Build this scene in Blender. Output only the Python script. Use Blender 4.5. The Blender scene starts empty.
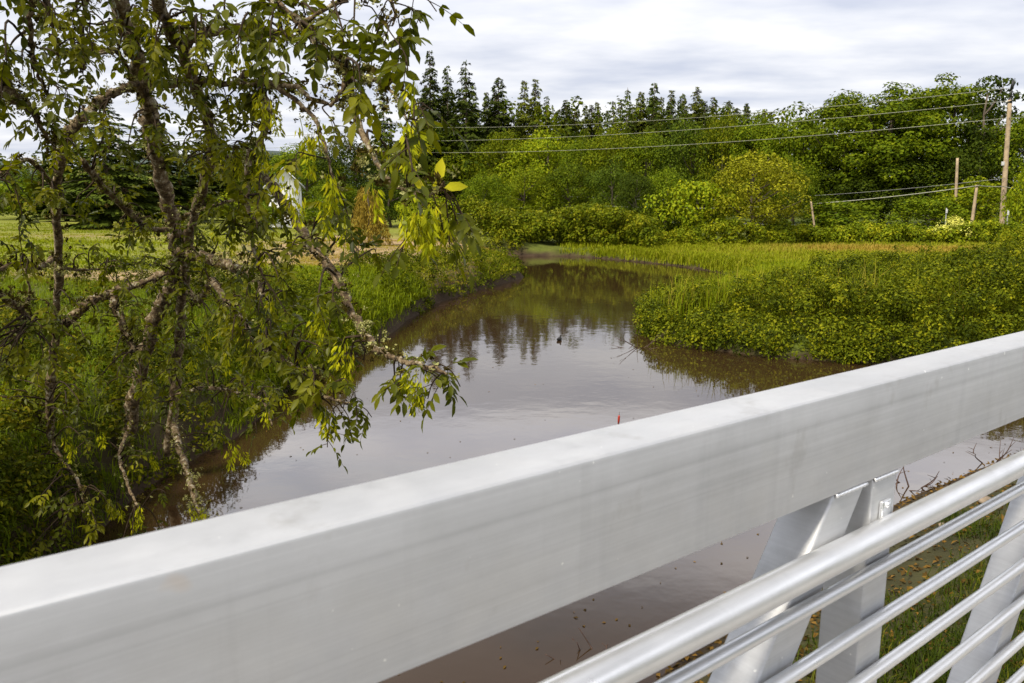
import bpy, math, random
import numpy as np
from mathutils import Vector

random.seed(7)
rng = np.random.default_rng(7)
SC = bpy.context.scene
COL = SC.collection

# ------------------------------------------------------------------ camera
ZC = 3.8                      # eye height above the river
F, HY = 800.0, 200.0
PITCH = math.atan((341.5 - HY) / F)
cam_d = bpy.data.cameras.new('camera')
cam = bpy.data.objects.new('camera', cam_d)
COL.objects.link(cam)
cam.location = (0, 0, ZC)
cam.rotation_euler = (math.pi / 2 - PITCH, 0, 0)
cam_d.sensor_width = 36.0
cam_d.lens = 36.0 * F / 1024.0
cam_d.clip_start = 0.05
cam_d.clip_end = 20000
cam_d.dof.use_dof = True
cam_d.dof.focus_distance = 7.0
cam_d.dof.aperture_fstop = 8.0
SC.camera = cam

# ------------------------------------------------------------------ light
SUN_EL, SUN_AZ = math.radians(50), math.radians(222)   # azimuth clockwise from +Y
SC.view_settings.view_transform = 'Standard'
SC.view_settings.look = 'None'
SC.view_settings.gamma = 1
SC.view_settings.use_curve_mapping = False
SC.view_settings.exposure = 0.46
world = bpy.data.worlds.new('World')
SC.world = world
world.use_nodes = True
wt = world.node_tree
wt.nodes.clear()
N = wt.nodes.new
L = wt.links.new
wout = N('ShaderNodeOutputWorld')
sky = N('ShaderNodeTexSky'); sky.sky_type = 'NISHITA'; sky.sun_disc = False
sky.sun_elevation = SUN_EL; sky.sun_rotation = SUN_AZ
bg1 = N('ShaderNodeBackground'); bg1.inputs['Strength'].default_value = 0.1
L(sky.outputs[0], bg1.inputs[0])
tc = N('ShaderNodeTexCoord')
sep = N('ShaderNodeSeparateXYZ'); L(tc.outputs['Generated'], sep.inputs[0])
zz = N('ShaderNodeMath'); zz.operation = 'MAXIMUM'; L(sep.outputs[2], zz.inputs[0]); zz.inputs[1].default_value = 0.0
za = N('ShaderNodeMath'); za.operation = 'ADD'; L(zz.outputs[0], za.inputs[0]); za.inputs[1].default_value = 0.10
dv = N('ShaderNodeVectorMath'); dv.operation = 'DIVIDE'
cb = N('ShaderNodeCombineXYZ')
for i in range(3): L(za.outputs[0], cb.inputs[i])
L(tc.outputs['Generated'], dv.inputs[0]); L(cb.outputs[0], dv.inputs[1])
mp = N('ShaderNodeMapping'); mp.inputs['Scale'].default_value = (0.7, 1.0, 0.0); mp.inputs['Location'].default_value = (3.1, 1.7, 0)
L(dv.outputs[0], mp.inputs[0])
nz = N('ShaderNodeTexNoise'); nz.inputs['Scale'].default_value = 1.9; nz.inputs['Detail'].default_value = 5; nz.inputs['Roughness'].default_value = 0.5
L(mp.outputs[0], nz.inputs['Vector'])
cr = N('ShaderNodeValToRGB')
cr.color_ramp.elements[0].position = 0.33; cr.color_ramp.elements[0].color = (0.59, 0.625, 0.735, 1)
cr.color_ramp.elements[1].position = 0.66; cr.color_ramp.elements[1].color = (0.96, 0.955, 0.97, 1)
L(nz.outputs[0], cr.inputs[0])
# an overcast sky is brighter overhead than near the horizon
st = N('ShaderNodeMapRange'); st.inputs['From Min'].default_value = 0.16; st.inputs['From Max'].default_value = 0.5
st.inputs['To Min'].default_value = 1.0; st.inputs['To Max'].default_value = 1.75
stc = N('ShaderNodeFloatCurve')            # horizon, bright band of thin cloud, duller overhead
cv = stc.mapping.curves[0]
for x_, y_ in ((0.0, 0.49), (0.235, 0.53), (0.30, 1.0), (0.40, 0.95), (0.53, 0.30), (1.0, 0.80)):
    if x_ in (0.0, 1.0):
        cv.points[0 if x_ == 0 else -1].location = (x_, y_)
    else: cv.points.new(x_, y_)
stc.mapping.update()
L(zz.outputs[0], stc.inputs['Value'])
st = N('ShaderNodeMath'); st.operation = 'MULTIPLY'; st.inputs[1].default_value = 2.0; L(stc.outputs[0], st.inputs[0])
st.inputs[1].default_value = 1.72
bg2 = N('ShaderNodeBackground'); L(cr.outputs[0], bg2.inputs[0]); L(st.outputs[0], bg2.inputs[1])
mx = N('ShaderNodeMixShader'); mx.inputs[0].default_value = 0.93
L(bg1.outputs[0], mx.inputs[1]); L(bg2.outputs[0], mx.inputs[2]); L(mx.outputs[0], wout.inputs[0])

sun_d = bpy.data.lights.new('sun', 'SUN'); sun_d.energy = 4.0; sun_d.angle = math.radians(10); sun_d.color = (1.0, 0.92, 0.78)
sun = bpy.data.objects.new('sun', sun_d); COL.objects.link(sun)
sdir = Vector((math.sin(SUN_AZ) * math.cos(SUN_EL), math.cos(SUN_AZ) * math.cos(SUN_EL), math.sin(SUN_EL)))
sun.rotation_euler = sdir.to_track_quat('Z', 'Y').to_euler()

# ------------------------------------------------------------------ helpers
def ray(px, py):
    a = (px - 512) / F; b = -(py - 341.5) / F
    return np.array([a, math.cos(PITCH) + b * math.sin(PITCH), -math.sin(PITCH) + b * math.cos(PITCH)])
def at(px, py, Y):            # world point seen at a pixel, Y metres ahead
    r = ray(px, py); return r * (Y / r[1]) + np.array([0, 0, ZC])
def on_z(px, py, z=0.0):
    r = ray(px, py); return r * ((z - ZC) / r[2]) + np.array([0, 0, ZC])

def tag(o, label=None, cat=None, group=None, kind=None):
    if label: o['label'] = label
    if cat: o['category'] = cat
    if group: o['group'] = group
    if kind: o['kind'] = kind
    return o
def empty(name, loc=(0, 0, 0), rz=0.0):
    o = bpy.data.objects.new(name, None); COL.objects.link(o)
    o.location = loc; o.rotation_euler = (0, 0, rz); o.empty_display_size = 0.1
    return o
def make_mesh(name, V, T, mat, smooth=False, rnd=None, Q=None, col=None):
    """triangles T (n,3) and quads Q (m,4)"""
    me = bpy.data.meshes.new(name)
    V = np.asarray(V, np.float32).reshape(-1, 3)
    T = np.zeros((0, 3), np.int32) if T is None else np.asarray(T, np.int32).reshape(-1, 3)
    Q = np.zeros((0, 4), np.int32) if Q is None else np.asarray(Q, np.int32).reshape(-1, 4)
    me.vertices.add(len(V)); me.vertices.foreach_set('co', V.ravel())
    nl = T.size + Q.size
    me.loops.add(nl); me.loops.foreach_set('vertex_index', np.concatenate([T.ravel(), Q.ravel()]))
    npoly = len(T) + len(Q)
    me.polygons.add(npoly)
    ls = np.concatenate([np.arange(len(T)) * 3, T.size + np.arange(len(Q)) * 4]).astype(np.int32)
    me.polygons.foreach_set('loop_start', ls)
    if smooth: me.polygons.foreach_set('use_smooth', np.ones(npoly, bool))
    if rnd is not None:
        a = me.attributes.new('rnd', 'FLOAT', 'POINT'); a.data.foreach_set('value', np.asarray(rnd, np.float32).ravel())
    if col is not None:
        a = me.attributes.new('gcol', 'FLOAT_COLOR', 'POINT')
        c4 = np.ones((len(V), 4), np.float32); c4[:, :3] = col; a.data.foreach_set('color', c4.ravel())
    me.update(calc_edges=True); me.validate()
    if mat: me.materials.append(mat)
    return me
def link(name, me, parent=None, loc=None):
    o = bpy.data.objects.new(name, me); COL.objects.link(o)
    if parent: o.parent = parent
    if loc is not None: o.location = loc
    return o

class MB:                     # collects shapes into one mesh
    def __init__(s): s.V = []; s.Q = []; s.T = []; s.n = 0; s.R = []
    def add(s, V, Q=None, T=None, r=0.5):
        V = np.asarray(V, float).reshape(-1, 3)
        s.V.append(V)
        if Q is not None and len(Q): s.Q.append(np.asarray(Q) + s.n)
        if T is not None and len(T): s.T.append(np.asarray(T) + s.n)
        s.R.append(np.full(len(V), r)); s.n += len(V)
    def box(s, c, hx, hy, hz, ax=((1, 0, 0), (0, 1, 0), (0, 0, 1)), bev=0.0):
        c = np.asarray(c, float); X, Y, Z = [np.asarray(a, float) for a in ax]
        if bev <= 0:
            P = [c + X * hx * i + Y * hy * j + Z * hz * k for k in (-1, 1) for j in (-1, 1) for i in (-1, 1)]
            s.add(P, [[0, 2, 3, 1], [4, 5, 7, 6], [0, 1, 5, 4], [2, 6, 7, 3], [0, 4, 6, 2], [1, 3, 7, 5]])
        else:
            me = bevbox(hx, hy, hz, bev)
            P = me[0]; s.add(c + P[:, :1] * X + P[:, 1:2] * Y + P[:, 2:] * Z, me[1], me[2])
    def tube(s, pts, rad, n=8, cap=True, r=0.5, rough=0.0):
        pts = np.asarray(pts, float); m = len(pts)
        rad = np.broadcast_to(np.asarray(rad, float), (m,))
        tg = np.gradient(pts, axis=0); tg /= np.linalg.norm(tg, axis=1)[:, None] + 1e-9
        ref = np.array([0.3, 0.2, 1.0]) if abs(tg[:, 2]).mean() < 0.8 else np.array([1.0, 0.15, 0.0])
        u = np.cross(tg, ref); u /= np.linalg.norm(u, axis=1)[:, None] + 1e-9
        v = np.cross(tg, u)
        a = np.linspace(0, 2 * np.pi, n, endpoint=False)
        rr = rad[:, None] * (1 + rough * rng.uniform(-1, 1, (m, n)))
        P = pts[:, None, :] + rr[..., None] * (np.cos(a)[None, :, None] * u[:, None, :] + np.sin(a)[None, :, None] * v[:, None, :])
        P = P.reshape(-1, 3)
        i = np.arange(m - 1)[:, None] * n; j = np.arange(n)[None, :]; j2 = (j + 1) % n
        Q = np.stack([i + j, i + j2, i + n + j2, i + n + j], -1).reshape(-1, 4)
        T = []
        if cap:
            P = np.vstack([P, pts[0], pts[-1]]); k = m * n
            T = [[k, (q + 1) % n, q] for q in range(n)] + [[k + 1, (m - 1) * n + q, (m - 1) * n + (q + 1) % n] for q in range(n)]
        s.add(P, Q, T, r)
    def build(s, name, mat, parent=None, smooth=False):
        me = make_mesh(name, np.vstack(s.V), np.vstack(s.T) if s.T else None, mat, smooth, np.concatenate(s.R), np.vstack(s.Q) if s.Q else None)
        return link(name, me, parent)
def bevbox(hx, hy, hz, b):
    import bmesh
    bm = bmesh.new(); bmesh.ops.create_cube(bm, size=2)
    for v in bm.verts: v.co = Vector((v.co.x * hx, v.co.y * hy, v.co.z * hz))
    bmesh.ops.bevel(bm, geom=bm.edges[:], offset=b, segments=3, profile=0.5, affect='EDGES')
    bm.verts.ensure_lookup_table()
    V = np.array([v.co[:] for v in bm.verts]); Q = []; T = []
    for f in bm.faces:
        ii = [v.index for v in f.verts]
        if len(ii) == 4: Q.append(ii)
        else:
            for k in range(1, len(ii) - 1): T.append([ii[0], ii[k], ii[k + 1]])
    bm.free()
    return V, Q, T
def spline(P, sub=6):
    P = np.asarray(P, float)
    if len(P) < 3: return np.linspace(P[0], P[-1], sub + 1)
    E = np.vstack([2 * P[0] - P[1], P, 2 * P[-1] - P[-2]]); out = []
    for i in range(1, len(E) - 2):
        p0, p1, p2, p3 = E[i - 1], E[i], E[i + 1], E[i + 2]
        for t in np.arange(sub) / sub:
            out.append(0.5 * (2 * p1 + (p2 - p0) * t + (2 * p0 - 5 * p1 + 4 * p2 - p3) * t * t + (3 * p1 - p0 - 3 * p2 + p3) * t ** 3))
    out.append(P[-1]); return np.array(out)
def unit(a): return a / (np.linalg.norm(a, axis=-1, keepdims=True) + 1e-9)
def rand_dir(n):
    return unit(rng.normal(size=(n, 3)))

def leaves(P, A, Nn, ln, wd):
    """folded diamond leaves: base P, axis A, normal Nn, length, width -> V, T, count"""
    n = len(P); A = unit(A); S = unit(np.cross(A, Nn)); Nn = unit(np.cross(S, A))
    ln = np.broadcast_to(ln, (n,))[:, None]; wd = np.broadcast_to(wd, (n,))[:, None]
    v0 = P; v2 = P + A * ln - Nn * ln * 0.12
    m = P + A * ln * 0.45 + Nn * ln * 0.07
    v1 = m + S * wd * 0.5; v3 = m - S * wd * 0.5
    V = np.stack([v0, v1, v2, v3], 1).reshape(-1, 3)
    b = np.arange(n)[:, None] * 4
    T = np.concatenate([b + [0, 2, 1], b + [0, 3, 2]], 0)
    return V, T
def leaflets(P, A, Nn, ln, wd, droop=0.15):
    """finer leaf: eight vertices, six faces, with a midrib fold"""
    n = len(P); A = unit(A); S = unit(np.cross(A, Nn)); Nn = unit(np.cross(S, A))
    ln = np.broadcast_to(ln, (n,))[:, None]; wd = np.broadcast_to(wd, (n,))[:, None]
    f = lambda t, s, u: P + A * ln * t + S * wd * s + Nn * (u * wd) - Nn * ln * droop * t * t
    V = np.stack([f(0, 0, 0), f(.28, .42, .13), f(.66, .40, .13), f(1, 0, 0), f(.66, -.40, .13), f(.28, -.42, .13), f(.3, 0, 0), f(.66, 0, 0)], 1).reshape(-1, 3)
    b = np.arange(n)[:, None] * 8
    T = np.concatenate([b + x for x in ([0, 6, 1], [1, 6, 7], [1, 7, 2], [2, 7, 3], [0, 5, 6], [5, 4, 7], [5, 7, 6], [4, 3, 7])], 0)
    return V, T

# ------------------------------------------------------------------ materials
def mat(name):
    m = bpy.data.materials.new(name); m.use_nodes = True
    nt = m.node_tree
    return m, nt, nt.nodes['Principled BSDF'], nt.nodes['Material Output']
def simple(name, c, rough=0.6, metal=0.0, var=0.15, scale=8.0, spec=0.4):
    m, nt, b, o = mat(name)
    t = nt.nodes.new('ShaderNodeTexCoord'); n = nt.nodes.new('ShaderNodeTexNoise'); n.inputs['Scale'].default_value = scale; n.inputs['Detail'].default_value = 6
    nt.links.new(t.outputs['Object'], n.inputs['Vector'])
    r = nt.nodes.new('ShaderNodeValToRGB')
    r.color_ramp.elements[0].position = 0.3; r.color_ramp.elements[1].position = 0.7
    r.color_ramp.elements[0].color = (*[x * (1 - var) for x in c], 1); r.color_ramp.elements[1].color = (*[min(1, x * (1 + var)) for x in c], 1)
    nt.links.new(n.outputs[0], r.inputs[0]); nt.links.new(r.outputs[0], b.inputs['Base Color'])
    b.inputs['Roughness'].default_value = rough; b.inputs['Metallic'].default_value = metal; b.inputs['Specular IOR Level'].default_value = spec
    return m
def foliage(name, cols, trans=0.22, rough=0.6, spec=0.06, objvar=0.38, tcol=(1.25, 1.2, 0.6), warm=(1.50, 1.42, 0.85)):
    """leaf material: colour ramp over a per-leaf random value, some hue change per plant"""
    m, nt, b, o = mat(name)
    a = nt.nodes.new('ShaderNodeAttribute'); a.attribute_name = 'rnd'
    r = nt.nodes.new('ShaderNodeValToRGB')
    el = r.color_ramp.elements
    while len(el) < len(cols): el.new(0.5)
    for i, c in enumerate(cols):
        el[i].position = i / (len(cols) - 1); el[i].color = (min(.8, c[0] * warm[0]), min(.8, c[1] * warm[1]), c[2] * warm[2] * 0.45, 1)
    nt.links.new(a.outputs['Fac'], r.inputs[0])
    oi = nt.nodes.new('ShaderNodeObjectInfo')
    mr = nt.nodes.new('ShaderNodeMapRange'); mr.inputs['To Min'].default_value = 1 - objvar; mr.inputs['To Max'].default_value = 1 + objvar
    nt.links.new(oi.outputs['Random'], mr.inputs[0])
    hs = nt.nodes.new('ShaderNodeHueSaturation'); nt.links.new(r.outputs[0], hs.inputs['Color']); nt.links.new(mr.outputs[0], hs.inputs['Value'])
    nt.links.new(hs.outputs[0], b.inputs['Base Color'])
    b.inputs['Roughness'].default_value = rough; b.inputs['Specular IOR Level'].default_value = spec
    tr = nt.nodes.new('ShaderNodeBsdfTranslucent')
    ml = nt.nodes.new('ShaderNodeVectorMath'); ml.operation = 'MULTIPLY'; ml.inputs[1].default_value = tcol
    nt.links.new(hs.outputs[0], ml.inputs[0]); nt.links.new(ml.outputs[0], tr.inputs[0])
    ms = nt.nodes.new('ShaderNodeMixShader'); ms.inputs[0].default_value = trans
    nt.links.new(b.outputs[0], ms.inputs[1]); nt.links.new(tr.outputs[0], ms.inputs[2]); nt.links.new(ms.outputs[0], o.inputs[0])
    return m

M = {}
M['bark_far'] = simple('bark_far', (0.11, 0.085, 0.06), 0.9, 0, 0.4, 6)
M['leaf_mid'] = foliage('leaf_mid', [(0.022, 0.040, 0.005), (0.05, 0.080, 0.008), (0.085, 0.118, 0.012), (0.125, 0.15, 0.016)])
M['leaf_light'] = foliage('leaf_light', [(0.04, 0.065, 0.006), (0.08, 0.115, 0.010), (0.125, 0.155, 0.014), (0.18, 0.19, 0.02)])
M['leaf_yellow'] = foliage('leaf_yellow', [(0.065, 0.07, 0.007), (0.15, 0.16, 0.012), (0.25, 0.25, 0.02), (0.36, 0.34, 0.05)], warm=(1, 1, 1))
M['leaf_dark'] = foliage('leaf_dark', [(0.010, 0.020, 0.005), (0.022, 0.038, 0.008), (0.040, 0.060, 0.012), (0.06, 0.082, 0.014)], trans=0.15)
M['leaf_silver'] = foliage('leaf_silver', [(0.07, 0.09, 0.04), (0.13, 0.15, 0.07), (0.20, 0.22, 0.12)])
M['needle'] = foliage('needle', [(0.018, 0.030, 0.014), (0.038, 0.056, 0.024), (0.065, 0.085, 0.034)], trans=0.08, tcol=(1.1, 1.1, 0.6))
M['needle_warm'] = foliage('needle_warm', [(0.026, 0.036, 0.014), (0.055, 0.07, 0.024), (0.09, 0.10, 0.034)], trans=0.08, tcol=(1.1, 1.1, 0.6))
M['dry_strand'] = foliage('dry_strand', [(0.10, 0.075, 0.035), (0.20, 0.15, 0.07), (0.30, 0.24, 0.13)])
M['thicket'] = foliage('thicket', [(0.016, 0.026, 0.003), (0.045, 0.066, 0.006), (0.085, 0.112, 0.010), (0.16, 0.175, 0.016)], warm=(1.35, 1.2, 0.9))
M['bramble'] = foliage('bramble', [(0.03, 0.045, 0.006), (0.065, 0.092, 0.010), (0.105, 0.13, 0.014), (0.16, 0.165, 0.024)])
M['weeds'] = foliage('weeds', [(0.02, 0.032, 0.004), (0.05, 0.068, 0.008), (0.09, 0.105, 0.010), (0.17, 0.16, 0.02)])
M['grass'] = foliage('grass', [(0.05, 0.085, 0.008), (0.10, 0.145, 0.012), (0.15, 0.185, 0.018), (0.175, 0.175, 0.07), (0.235, 0.18, 0.125)], objvar=0.0, trans=0.3, warm=(1.5, 1.36, 0.8))
M['grass_dark'] = foliage('grass_dark', [(0.02, 0.034, 0.006), (0.04, 0.056, 0.010), (0.068, 0.08, 0.014), (0.11, 0.095, 0.045), (0.14, 0.11, 0.07)], objvar=0.0)
M['ash_leaf'] = foliage('ash_leaf', [(0.03, 0.038, 0.003), (0.068, 0.080, 0.005), (0.125, 0.13, 0.008), (0.19, 0.185, 0.010), (0.45, 0.42, 0.03)], trans=0.36, rough=0.42, spec=0.14, objvar=0.0, tcol=(1.7, 1.7, 0.5), warm=(1, 1, 1))
M['samara'] = foliage('samara', [(0.17, 0.20, 0.010), (0.32, 0.34, 0.016), (0.52, 0.48, 0.03)], trans=0.35, objvar=0.15, tcol=(1.2, 1.1, 0.5), warm=(1, 1, 1))
M['lichen'] = foliage('lichen', [(0.13, 0.12, 0.08), (0.27, 0.26, 0.19), (0.46, 0.46, 0.38)], trans=0.1, rough=0.9, spec=0.1, objvar=0.0, warm=(1, 1, 1))
M['moss'] = foliage('moss', [(0.03, 0.022, 0.010), (0.06, 0.045, 0.016), (0.11, 0.09, 0.03)], trans=0.1, rough=0.9, spec=0.1, objvar=0.0, warm=(1, 1, 1))
M['blossom'] = foliage('blossom', [(0.4, 0.4, 0.3), (0.6, 0.58, 0.45)], objvar=0.0)
M['twig'] = simple('twig', (0.040, 0.027, 0.016), 0.9, 0, 0.4, 30, 0.1)
M['dead_twig'] = simple('dead_twig', (0.07, 0.04, 0.028), 0.8, 0, 0.4, 30)

def bark_material():
    m, nt, b, o = mat('ash_bark')
    t = nt.nodes.new('ShaderNodeTexCoord')
    n1 = nt.nodes.new('ShaderNodeTexNoise'); n1.inputs['Scale'].default_value = 17; n1.inputs['Detail'].default_value = 8; n1.inputs['Roughness'].default_value = 0.7
    nt.links.new(t.outputs['Object'], n1.inputs['Vector'])
    r = nt.nodes.new('ShaderNodeValToRGB'); e = r.color_ramp.elements
    e[0].position = 0.36; e[0].color = (0.035, 0.024, 0.015, 1); e[1].position = 0.66; e[1].color = (0.42, 0.40, 0.31, 1)
    x = e.new(0.47); x.color = (0.11, 0.075, 0.04, 1); x = e.new(0.55); x.color = (0.21, 0.155, 0.085, 1)
    nt.links.new(n1.outputs[0], r.inputs[0]); nt.links.new(r.outputs[0], b.inputs['Base Color'])
    b.inputs['Roughness'].default_value = 0.9; b.inputs['Specular IOR Level'].default_value = 0.2
    n2 = nt.nodes.new('ShaderNodeTexNoise'); n2.inputs['Scale'].default_value = 40; n2.inputs['Detail'].default_value = 6
    nt.links.new(t.outputs['Object'], n2.inputs['Vector'])
    bp = nt.nodes.new('ShaderNodeBump'); bp.inputs['Strength'].default_value = 0.8; bp.inputs['Distance'].default_value = 0.02
    nt.links.new(n2.outputs[0], bp.inputs['Height']); nt.links.new(bp.outputs[0], b.inputs['Normal'])
    return m
M['bark'] = bark_material()

def water_material():
    m, nt, b, o = mat('river_water')
    b.inputs['Base Color'].default_value = (0.036, 0.020, 0.0085, 1)
    b.inputs['Roughness'].default_value = 0.035
    b.inputs['IOR'].default_value = 1.7
    b.inputs['Specular Tint'].default_value = (1.0, 0.94, 0.87, 1)
    b.inputs['Specular IOR Level'].default_value = 0.5
    t = nt.nodes.new('ShaderNodeTexCoord')
    mp = nt.nodes.new('ShaderNodeMapping'); mp.inputs['Scale'].default_value = (1.0, 1.0, 1.0); nt.links.new(t.outputs['Object'], mp.inputs[0])
    n1 = nt.nodes.new('ShaderNodeTexNoise'); n1.inputs['Scale'].default_value = 2.2; n1.inputs['Detail'].default_value = 3
    n2 = nt.nodes.new('ShaderNodeTexNoise'); n2.inputs['Scale'].default_value = 0.35; n2.inputs['Detail'].default_value = 2
    nt.links.new(mp.outputs[0], n1.inputs['Vector']); nt.links.new(mp.outputs[0], n2.inputs['Vector'])
    ml = nt.nodes.new('ShaderNodeMath'); ml.operation = 'MULTIPLY'; nt.links.new(n1.outputs[0], ml.inputs[0]); nt.links.new(n2.outputs[0], ml.inputs[1])
    bp = nt.nodes.new('ShaderNodeBump'); bp.inputs['Strength'].default_value = 0.10; bp.inputs['Distance'].default_value = 0.05
    nt.links.new(ml.outputs[0], bp.inputs['Height']); nt.links.new(bp.outputs[0], b.inputs['Normal'])
    return m
M['water'] = water_material()

def ground_material():
    m, nt, b, o = mat('ground_soil')
    a = nt.nodes.new('ShaderNodeAttribute'); a.attribute_name = 'gcol'
    t = nt.nodes.new('ShaderNodeTexCoord')
    n = nt.nodes.new('ShaderNodeTexNoise'); n.inputs['Scale'].default_value = 1.2; n.inputs['Detail'].default_value = 10; n.inputs['Roughness'].default_value = 0.7
    nt.links.new(t.outputs['Object'], n.inputs['Vector'])
    mr = nt.nodes.new('ShaderNodeMapRange'); mr.inputs['From Min'].default_value = 0.3; mr.inputs['From Max'].default_value = 0.7
    mr.inputs['To Min'].default_value = 0.55; mr.inputs['To Max'].default_value = 1.4; nt.links.new(n.outputs[0], mr.inputs[0])
    ml = nt.nodes.new('ShaderNodeVectorMath'); ml.operation = 'SCALE'; nt.links.new(a.outputs['Color'], ml.inputs[0]); nt.links.new(mr.outputs[0], ml.inputs['Scale'])
    nt.links.new(ml.outputs[0], b.inputs['Base Color'])
    b.inputs['Roughness'].default_value = 0.95; b.inputs['Specular IOR Level'].default_value = 0.15
    bp = nt.nodes.new('ShaderNodeBump'); bp.inputs['Strength'].default_value = 0.7; bp.inputs['Distance'].default_value = 0.12
    nt.links.new(n.outputs[0], bp.inputs['Height']); nt.links.new(bp.outputs[0], b.inputs['Normal'])
    return m
M['ground'] = ground_material()

EYE, K = 1.76, 0.87
CT, CB = -0.4520 * K, -0.7287 * K
def aluminium(name, base=0.58, rough=0.58, marks=True, metal=0.7):
    m, nt, b, o = mat(name)
    NN = nt.nodes.new; LL = nt.links.new
    t = NN('ShaderNodeTexCoord')
    def noise(sc, scale, det=6, ro=0.6, loc=(0, 0, 0)):
        mp = NN('ShaderNodeMapping'); mp.inputs['Scale'].default_value = sc; mp.inputs['Location'].default_value = loc; LL(t.outputs['Object'], mp.inputs[0])
        n = NN('ShaderNodeTexNoise'); n.inputs['Scale'].default_value = scale; n.inputs['Detail'].default_value = det; n.inputs['Roughness'].default_value = ro
        LL(mp.outputs[0], n.inputs['Vector']); return n.outputs[0]
    def rng_(x, a, c, lo, hi):
        r = NN('ShaderNodeMapRange'); r.inputs['From Min'].default_value = a; r.inputs['From Max'].default_value = c
        r.inputs['To Min'].default_value = lo; r.inputs['To Max'].default_value = hi; LL(x, r.inputs[0]); return r.outputs[0]
    def mul(x, y):
        k = NN('ShaderNodeMath'); k.operation = 'MULTIPLY'; LL(x, k.inputs[0]); LL(y, k.inputs[1]); return k.outputs[0]
    cloud = rng_(noise((0.6, 1, 1), 5.0, 10, 0.7), 0.28, 0.72, 0.86, 1.06)
    lines = rng_(noise((0.10, 1, 30), 3.0, 7, 0.72), 0.32, 0.68, 0.90, 1.05)      # extrusion lines along the member
    drips = rng_(noise((17, 17, 0.5), 1.0, 5), 0.56, 0.80, 1.0, 0.90)     # water runs
    v = mul(mul(cloud, lines), drips)
    if marks:                                   # one long seam mark along the top chord
        sp = NN('ShaderNodeSeparateXYZ'); LL(t.outputs['Object'], sp.inputs[0])
        wob = rng_(noise((0.8, 1, 1), 1.5, 2), 0, 1, -0.006, 0.006)
        ad = NN('ShaderNodeMath'); ad.operation = 'ADD'; LL(sp.outputs[2], ad.inputs[0]); LL(wob, ad.inputs[1])
        sb = NN('ShaderNodeMath'); sb.operation = 'SUBTRACT'; LL(ad.outputs[0], sb.inputs[0]); sb.inputs[1].default_value = EYE + CT - 0.058
        ab = NN('ShaderNodeMath'); ab.operation = 'ABSOLUTE'; LL(sb.outputs[0], ab.inputs[0])
        v = mul(v, rng_(ab.outputs[0], 0.0, 0.010, 0.93, 1.0))
    cc = NN('ShaderNodeCombineXYZ')
    for i in range(3): LL(v, cc.inputs[i])
    sc = NN('ShaderNodeVectorMath'); sc.operation = 'MULTIPLY'; LL(cc.outputs[0], sc.inputs[0]); sc.inputs[1].default_value = (base * 0.99, base, base * 1.015)
    outc = sc.outputs[0]
    if marks:
        rust = rng_(noise((1, 1, 1), 5.5, 3, 0.5, (13.3, 4, 2)), 0.70, 0.77, 0.0, 0.5)
        mixr = NN('ShaderNodeMix'); mixr.data_type = 'RGBA'; LL(rust, mixr.inputs['Factor']); LL(outc, mixr.inputs[6]); mixr.inputs[7].default_value = (0.62, 0.42, 0.22, 1)
        dirt = rng_(noise((1, 1, 0.6), 7.0, 5, 0.6, (7, 2, 5)), 0.60, 0.72, 0.0, 0.5)
        mixd = NN('ShaderNodeMix'); mixd.data_type = 'RGBA'; LL(dirt, mixd.inputs['Factor']); LL(mixr.outputs[2], mixd.inputs[6]); mixd.inputs[7].default_value = (0.36, 0.35, 0.33, 1)
        spot = rng_(noise((1, 1, 1), 60.0, 1, 0.5, (1, 9, 5)), 0.785, 0.80, 0.0, 0.8)
        mixs = NN('ShaderNodeMix'); mixs.data_type = 'RGBA'; LL(spot, mixs.inputs['Factor']); LL(mixd.outputs[2], mixs.inputs[6]); mixs.inputs[7].default_value = (0.85, 0.85, 0.82, 1)
        outc = mixs.outputs[2]
    LL(outc, b.inputs['Base Color'])
    b.inputs['Metallic'].default_value = metal
    LL(rng_(noise((1, 1, 1), 9.0), 0.3, 0.7, rough - 0.07, rough + 0.1), b.inputs['Roughness'])
    bp = NN('ShaderNodeBump'); bp.inputs['Strength'].default_value = 0.06; bp.inputs['Distance'].default_value = 0.002
    LL(noise((0.3, 1, 8), 12.0, 3), bp.inputs['Height']); LL(bp.outputs[0], b.inputs['Normal'])
    return m
M['alu'] = aluminium('aluminium')
M['alu_tube'] = aluminium('aluminium_tube', 0.72, 0.33, False)
M['weld'] = aluminium('weld_bead', 0.85, 0.3, False, 0.85)
M['deck'] = simple('deck_boards', (0.42, 0.40, 0.37), 0.8, 0, 0.15, 4)
M['pole'] = simple('pole_wood', (0.36, 0.27, 0.17), 0.85, 0, 0.3, 3)
M['pole_pale'] = simple('pole_pale', (0.62, 0.58, 0.52), 0.85, 0, 0.15, 3)
M['marker'] = simple('marker_grey', (0.30, 0.30, 0.28), 0.7, 0, 0.1)
M['wire'] = simple('wire', (0.26, 0.26, 0.20), 0.5, 0.2, 0.05)
M['cable'] = simple('cable', (0.20, 0.20, 0.19), 0.6, 0.0, 0.05)
M['black'] = simple('black_fitting', (0.02, 0.02, 0.02), 0.5)
M['ceramic'] = simple('ceramic', (0.5, 0.5, 0.48), 0.4)
M['white'] = simple('white_paint', (0.80, 0.80, 0.79), 0.6, 0, 0.04, 1)
M['roof'] = simple('roof_sheet', (0.55, 0.56, 0.58), 0.6, 0, 0.1, 1)
M['glass'] = simple('window_glass', (0.03, 0.035, 0.04), 0.08, 0, 0.1)
M['carpaint'] = simple('car_paint', (0.80, 0.80, 0.80), 0.25, 0, 0.02)
M['rubber'] = simple('rubber', (0.02, 0.02, 0.02), 0.8)
M['rim'] = simple('wheel_rim', (0.5, 0.5, 0.5), 0.35, 0.8, 0.05)
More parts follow.
